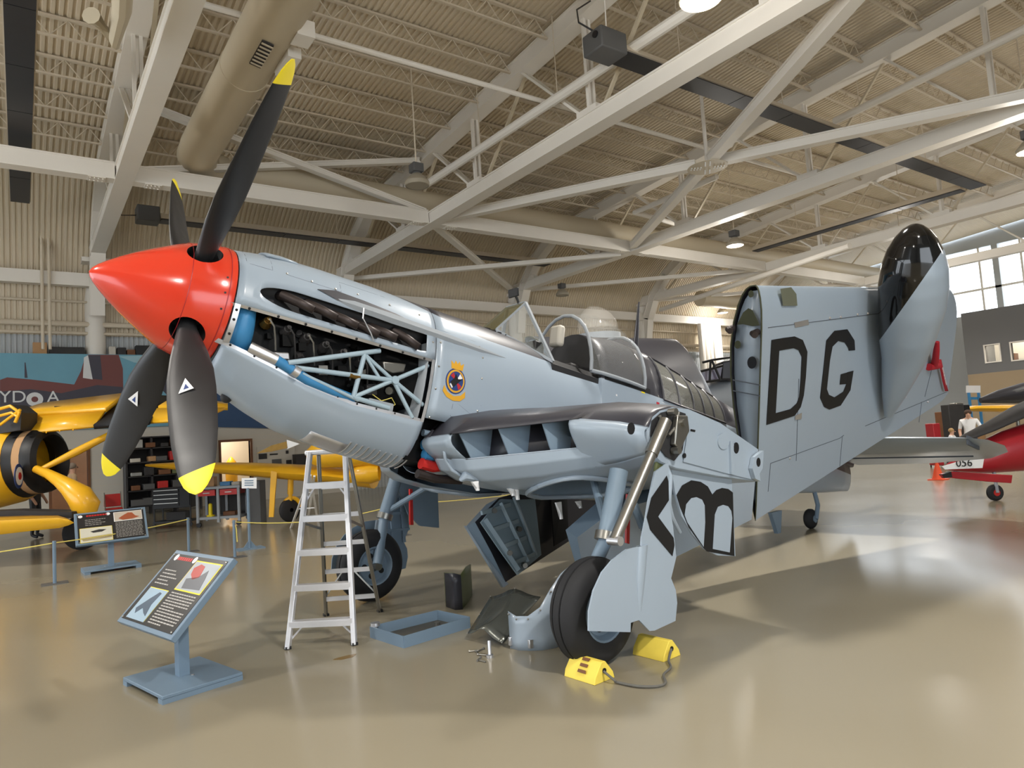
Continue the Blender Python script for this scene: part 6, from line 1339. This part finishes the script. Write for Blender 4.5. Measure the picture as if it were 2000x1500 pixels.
# people
def person(g, H, rz, shirt, trousers, hair, label, pose=None):
    t = thing('person', label, 'person', g, rz); s_ = H / 1.75
    J = dict(pel=(0, 0, .95), spi=(0, 0, 1.15), che=(0, 0, 1.36), nec=(0, -.01, 1.5), hea=(0, -.03, 1.60), top=(0, -.02, 1.72), hl=(.10, 0, .90), kl=(.11, -.03, .5), al=(.11, .02, .09), tl=(.12, -.13, .03), hr=(-.10, 0, .90), kr=(-.11, -.03, .5), ar=(-.11, .02, .09), tr=(-.12, -.13, .03), sl=(.19, 0, 1.42), el=(.25, .02, 1.13), wl=(.24, -.12, .92), fl=(.23, -.17, .82), sr=(-.19, 0, 1.42), er=(-.25, .02, 1.13), wr=(-.24, -.12, .92), fr=(-.23, -.17, .82))
    if pose: J.update(pose)
    RD = dict(pel=(.15, .11), spi=(.14, .1), che=(.17, .115), nec=(.055, .055), hea=(.078, .09), top=(.05, .06), hl=(.085, .09), kl=(.06, .06), al=(.042, .042), tl=(.04, .03), sl=(.065, .065), el=(.045, .045), wl=(.032, .032), fl=(.035, .02))
    for k in list(RD):
        if k.endswith('l') and k[0] in 'hkatsewf' and len(k) == 2 and k not in ('pel',): RD[k[0] + 'r'] = RD[k]
    E = [('pel', 'spi'), ('spi', 'che'), ('che', 'nec'), ('nec', 'hea'), ('hea', 'top')]
    for q in 'lr': E += [('pel', 'h' + q), ('h' + q, 'k' + q), ('k' + q, 'a' + q), ('a' + q, 't' + q), ('che', 's' + q), ('s' + q, 'e' + q), ('e' + q, 'w' + q), ('w' + q, 'f' + q)]
    ks = list(J); me = bpy.data.meshes.new('body'); me.from_pydata([Vector(J[k]) * s_ for k in ks], [(ks.index(a), ks.index(c)) for a, c in E], [])
    o = bpy.data.objects.new('body', me); COL.objects.link(o); md = o.modifiers.new('skin', 'SKIN'); sv = me.skin_vertices[0].data
    for i, k in enumerate(ks): sv[i].radius = tuple(v * s_ for v in RD[k]); sv[i].use_root = (k == 'pel')
    sb = o.modifiers.new('sub', 'SUBSURF'); sb.levels = 2; sb.render_levels = 2
    dg = bpy.context.evaluated_depsgraph_get(); m2 = bpy.data.meshes.new_from_object(o.evaluated_get(dg)); bpy.data.objects.remove(o)
    m2.materials.clear()
    for k in (shirt, trousers, 'skin', 'black'): m2.materials.append(M[k])
    for p in m2.polygons:
        z = p.center.z / s_; ax = abs(p.center.x) / s_; p.use_smooth = True
        p.material_index = 3 if z < .08 else 1 if z < 1.0 and ax < .2 else 2 if (z > 1.475 or (ax > .2 and z < 1.2)) else 0
    o = bpy.data.objects.new('body', m2); COL.objects.link(o); o.parent = t
    b = MB(); b.sphere(Vector((J['top'][0], J['top'][1] + .02, J['top'][2] - .06)) * s_, .098 * s_, 14, 8, .9); bm_ = b.build('hair', hair, t)
    for p in (-.03, .03): b = MB(); b.sphere(Vector((J['hea'][0] + p, J['hea'][1] - .088, J['hea'][2] + .03)) * s_, .011 * s_, 8, 5); b.build('eye', 'black', t)
    b = MB(); h_ = Vector((J['hea'][0], J['hea'][1] - .09, J['hea'][2])) * s_; b.loft([b.ring(h_ + Vector((0, .0, .03)) * s_, (0, -.3, -1), .008 * s_, 6), b.ring(h_ + Vector((0, -.022, -.005)) * s_, (0, -.3, -1), .016 * s_, 6)]); b.build('nose', 'skin', t)
    return t
M['tanshirt'] = mat('tan_shirt', (206, 176, 142), .8); M['hairgrey'] = mat('grey_hair', (150, 136, 122), .8); M['hairblond'] = mat('blond_hair', (176, 142, 96), .8); M['hairbrown'] = mat('brown_hair', (72, 52, 40), .8); M['jean'] = mat('denim', (58, 66, 84), .8)
p = AY(141, 930, 21.5); person(Vector((p.x, p.y, 0)), 1.80, R(100), 'tanshirt', 'tan', 'hairgrey', 'person in a tan shirt walking behind the yellow aircraft')
p = AY(68, 950, 21.0); person(Vector((p.x, p.y, 0)), 1.74, R(60), 'black', 'black', 'hairbrown', 'person in dark clothes half hidden behind the yellow aircraft')

# ---- right side
t = thing('red_aircraft_tail', 'tail of a red and dark grey aircraft with white number panel at right edge', 'aircraft', GND(1945, 978)); base = t.location; dp = 12.9
def XR(px, py, d=dp): return D(px, py, d) - base
b = MB()
b.loft([[XR(x, y, dp) + RT_ * 0 + UPV * (ry * math.sin(a)) + FD_ * (ry * .6 * math.cos(a)) for a in frange(0, 6.283, 20)[:-1]] for x, y, ry in ((1850, 912, .06), (1880, 905, .16), (1920, 893, .30), (1960, 882, .38), (2010, 872, .44), (2080, 862, .48))]); fr = b.build('rear_fuselage', 'darkred', t, smooth=60)
b = MB()
b.loft([[XR(x, y, dp - .02) + UPV * (ry * math.sin(a)) + FD_ * (ry * 1.2 * math.cos(a)) for a in frange(.2, 2.94, 10)] for x, y, ry in ((1845, 880, .05), (1885, 862, .12), (1930, 845, .18), (1980, 822, .24), (2040, 800, .3), (2090, 790, .34))], False, False, closed=False); b.build('upper_decking', 'dark', t, fix=False, solid=.02)
b = MB(); b.prism([XR(x, y, dp - .35) for x, y in ((1839, 926), (1862, 921), (1978, 928), (1976, 944), (1930, 941), (1840, 932))], FD_ * .06); rd_ = b.build('rudder', 'darkred', t, bevel=.01)
b = MB(); b.prism([XR(x, y, dp - .37) for x, y in ((1840, 927), (1858, 921), (1860, 932), (1846, 934))], FD_ * .1); b.build('rudder_stripe', 'black', rd_)
b = MB(); b.prism([XR(x, y, dp - .42) for x, y in ((1840, 911), (1878, 900), (1922, 896), (1919, 914), (1846, 917))], FD_ * .02); np_ = b.build('number_panel', 'white', t, smooth=0)
a_, c_ = XR(1846, 906, dp - .44), XR(1920, 903, dp - .44); text('number_digits', '056', .20, 'black', np_, frame(lerp(a_, c_, .5), c_ - a_, UPV), .002)
g = Vector((0, 0, 0)); b = MB(); b.lathe(Vector((0, 0, .15)) - FD_ * .05, FD_, [(0, .04), (0, .11), (.03, .15), (.07, .15), (.1, .11), (.1, .04)], 20); tw = b.build('tail_wheel', 'tyre', t)
b = MB(); b.tube(Vector((0, 0, .15)) - FD_ * .06, Vector((0, 0, .15)) + FD_ * .06, .06, n=12); b.build('wheel_hub', 'redpaint', tw); b = MB(); b.tube(Vector((0, 0, .15)) - FD_ * .07, Vector((.05, 0, .55)), .03, n=8); b.build('wheel_leg', 'silver', t)
g = GND(1833, 937); b = MB(); b.lathe((0, 0, 0), (0, 0, 1), [(.02, .15), (.05, .13), (.42, .03), (.44, .0)], 20); t = thing('traffic_cone', 'orange traffic cone beside the red aircraft tail', 'cone', g); b.build('cone', 'orange', t); b = MB(); b.box(-.18, .18, -.18, .18, 0, .025); b.build('base', 'orange', t)
p = D(1893, 830, 19.5); person(Vector((p.x, p.y, 0)), 1.68, RZ + R(-30), 'white', 'jean', 'hairbrown', 'person in a white shirt standing beyond the red aircraft tail', dict(el=(.3, -.12, 1.15), wl=(.16, -.32, 1.12), fl=(.10, -.38, 1.12)))
p = D(1858, 845, 18.5); person(Vector((p.x, p.y, 0)), 1.22, RZ + R(40), 'white', 'jean', 'hairblond', 'fair haired child in a pale shirt left of the person in white', dict(el=(.3, -.1, 1.2), wl=(.4, -.2, 1.15), fl=(.46, -.25, 1.15)))
t = thing('parked_aircraft_wing', 'yellow wing of an aircraft parked beyond the people at right', 'aircraft', D(1940, 800, 24) * 1); t.location.z = 0; base = t.location
b = MB(); b.loft([[D(x, y, 24) - base + UPV * (r_ * math.sin(a)) + FD_ * (3 * r_ * math.cos(a)) for a in frange(0, 6.283, 10)[:-1]] for x, y, r_ in ((1880, 800, .04), (1900, 798, .10), (1960, 798, .13), (2030, 799, .15))]); b.build('wing', 'yplane', t, smooth=60)
b = MB(); b.loft([[D(x, y, 26) - base + UPV * (r_ * math.sin(a)) + FD_ * (r_ * math.cos(a)) for a in frange(0, 6.283, 14)[:-1]] for x, y, r_ in ((1915, 782, .1), (1950, 775, .25), (2000, 768, .4), (2060, 765, .5))]); b.build('dark_fuselage', 'seagrey', t, smooth=60)
b = MB(); p = D(1985, 800, 24) - base; b.tube((p.x, p.y, 0), p, .06, n=10); b.build('gear_leg', 'steel', t)
b = MB(); b.prism([D(x, y, 25.6) - base for x, y in ((1980, 762), (2010, 752), (2010, 760), (1990, 766))], FD_ * .1); b.build('canopy', 'glass', t)
g = D(1901, 762, 27); t = thing('sign_stand', 'white notice on a blue stand beyond the folded wing at right', 'sign', (g.x, g.y, 0)); base = t.location
b = MB(); b.prism([D(x, y, 27) - base for x, y in ((1887, 753), (1915, 753), (1915, 767), (1887, 767))], FD_ * .02); b.build('notice', 'white', t); b = MB()
for x in (1892, 1911): p = D(x, 767, 27) - base; b.bar((p.x, p.y, 0), p, .08, .08)
p = D(1892, 778, 27) - base; q = D(1911, 778, 27) - base; b.bar(p, q, .06, .1); b.build('stand_frame', 'bluepipe', t)
random.seed(5)
for k, (px, py, w, h, m, lab) in enumerate(((1822, 838, 14, 22, 'darkred', 'red tool cart among the clutter right of the folded wing'), (1860, 800, 30, 20, 'dark', 'dark machine above the red tool cart beyond the folded wing'), (1845, 815, 24, 22, 'brown', 'brown crate behind the red tool cart'), (1880, 806, 16, 30, 'black', 'black cabinet behind the person in white'), (1868, 793, 14, 12, 'steel', 'steel fitting on top of the dark machine'), (1830, 858, 26, 6, 'white', 'white sheet lying low beyond the tailplane'), (1843, 846, 40, 8, 'darkred', 'low red dolly beyond the tailplane'), (1905, 850, 26, 10, 'tan', 'tan box low behind the people'))):
    dd = 21 + k * .75; p = D(px, py, dd); sz = dd / 1357.1; tt_ = thing('workshop_item', lab, 'equipment', (p.x, p.y, 0), RZ)
    b = MB(); z0, z1 = p.z - h * sz / 2, p.z + h * sz / 2; b.box(-w * sz / 2, w * sz / 2, -.2, .2, .06, z1); b.build('body', m, tt_, bevel=.02)
    b = MB()
    for a, c in ((-1, -1), (1, -1), (1, 1), (-1, 1)): b.bar((a * w * sz * .4, c * .15, 0), (a * w * sz * .4, c * .15, .07), .03, .03)
    b.build('stand', 'dark', tt_)
# greenhouse canopy of an aircraft parked behind, seen between cockpit and folded wing
t = thing('parked_bomber_nose', 'framed glass nose of an aircraft parked behind, seen between fuselage and folded wing', 'aircraft', D(1395, 730, 20) * 1); t.location.z = 0; base = t.location
def XB(px, py, d=20): return D(px, py, d) - base
b = MB(); b.prism([XB(x, y, 20.2) for x, y in ((1361, 727), (1411, 715), (1406, 742), (1366, 748))], FD_ * .6); b.build('nose_glass', mat('tinted_glass', (128, 124, 148), .15, alpha=.75), t)
b = MB()
for pts in (((1372, 708), (1392, 703), (1425, 698)), ((1358, 728), (1390, 720), (1412, 714)), ((1366, 748), (1406, 742)), ((1390, 703), (1407, 742)), ((1388, 703), (1386, 745)), ((1361, 727), (1367, 748))): b.path([XB(x, y, 20.0) for x, y in pts], .035, 8)
b.build('nose_frame', 'black', t)
b = MB(); b.prism([XB(x, y, 20.4) for x, y in ((1410, 706), (1440, 700), (1440, 742), (1408, 742))], FD_ * 1); b.build('nose_side', 'seagrey', t, bevel=.05)
b = MB(); b.loft([[XB(x, y, 21) + UPV * (r_ * math.sin(a)) + FD_ * (r_ * math.cos(a)) for a in frange(0, 6.283, 16)[:-1]] for x, y, r_ in ((1330, 790, .3), (1380, 780, .5), (1450, 775, .6), (1520, 775, .65))]); b.build('fuselage', 'silver', t, smooth=60)
b = MB(); b.sphere(XB(1351, 728, 19.8), .1, 12, 8); b.sphere(XB(1352, 745, 19.8), .14, 12, 8); b.build('gun_fairing', 'alu', t)
b = MB(); p = XB(1440, 800, 21); b.tube((p.x, p.y, 0), p, .12, n=10); b.build('gear_leg', 'steel', t)

t = thing('glass_dome', 'clear bubble dome of an aircraft parked beyond, seen above the cockpit', 'aircraft', D(1160, 650, 14) * 1); t.location.z = 0; base = t.location
def XD(px, py, d=14): return D(px, py, d) - base
b = MB(); c_ = XD(1158, 648); b.loft([[c_ + RT_ * (.42 * math.sin(u) * math.cos(a) + .1 * math.sin(u)) + FD_ * (.42 * math.sin(u) * math.sin(a)) + UPV * (.52 * math.cos(u)) for a in frange(0, 6.283, 24)[:-1]] for u in (.02, .3, .6, .9, 1.2, 1.5)], True, False); b.build('dome', mat('dome_perspex', (226, 220, 210), .08, alpha=.22), t, smooth=70)
b = MB(); b.tube(c_ - UPV * 1.0 + RT_ * .1, c_ - UPV * .06 + RT_ * .1, .45, n=24); b.build('dome_base', 'silver', t)
b = MB(); b.tube((c_.x, c_.y, 0), c_ - UPV * .9 + RT_ * .1, .2, n=16); b.build('pedestal', 'silver', t)
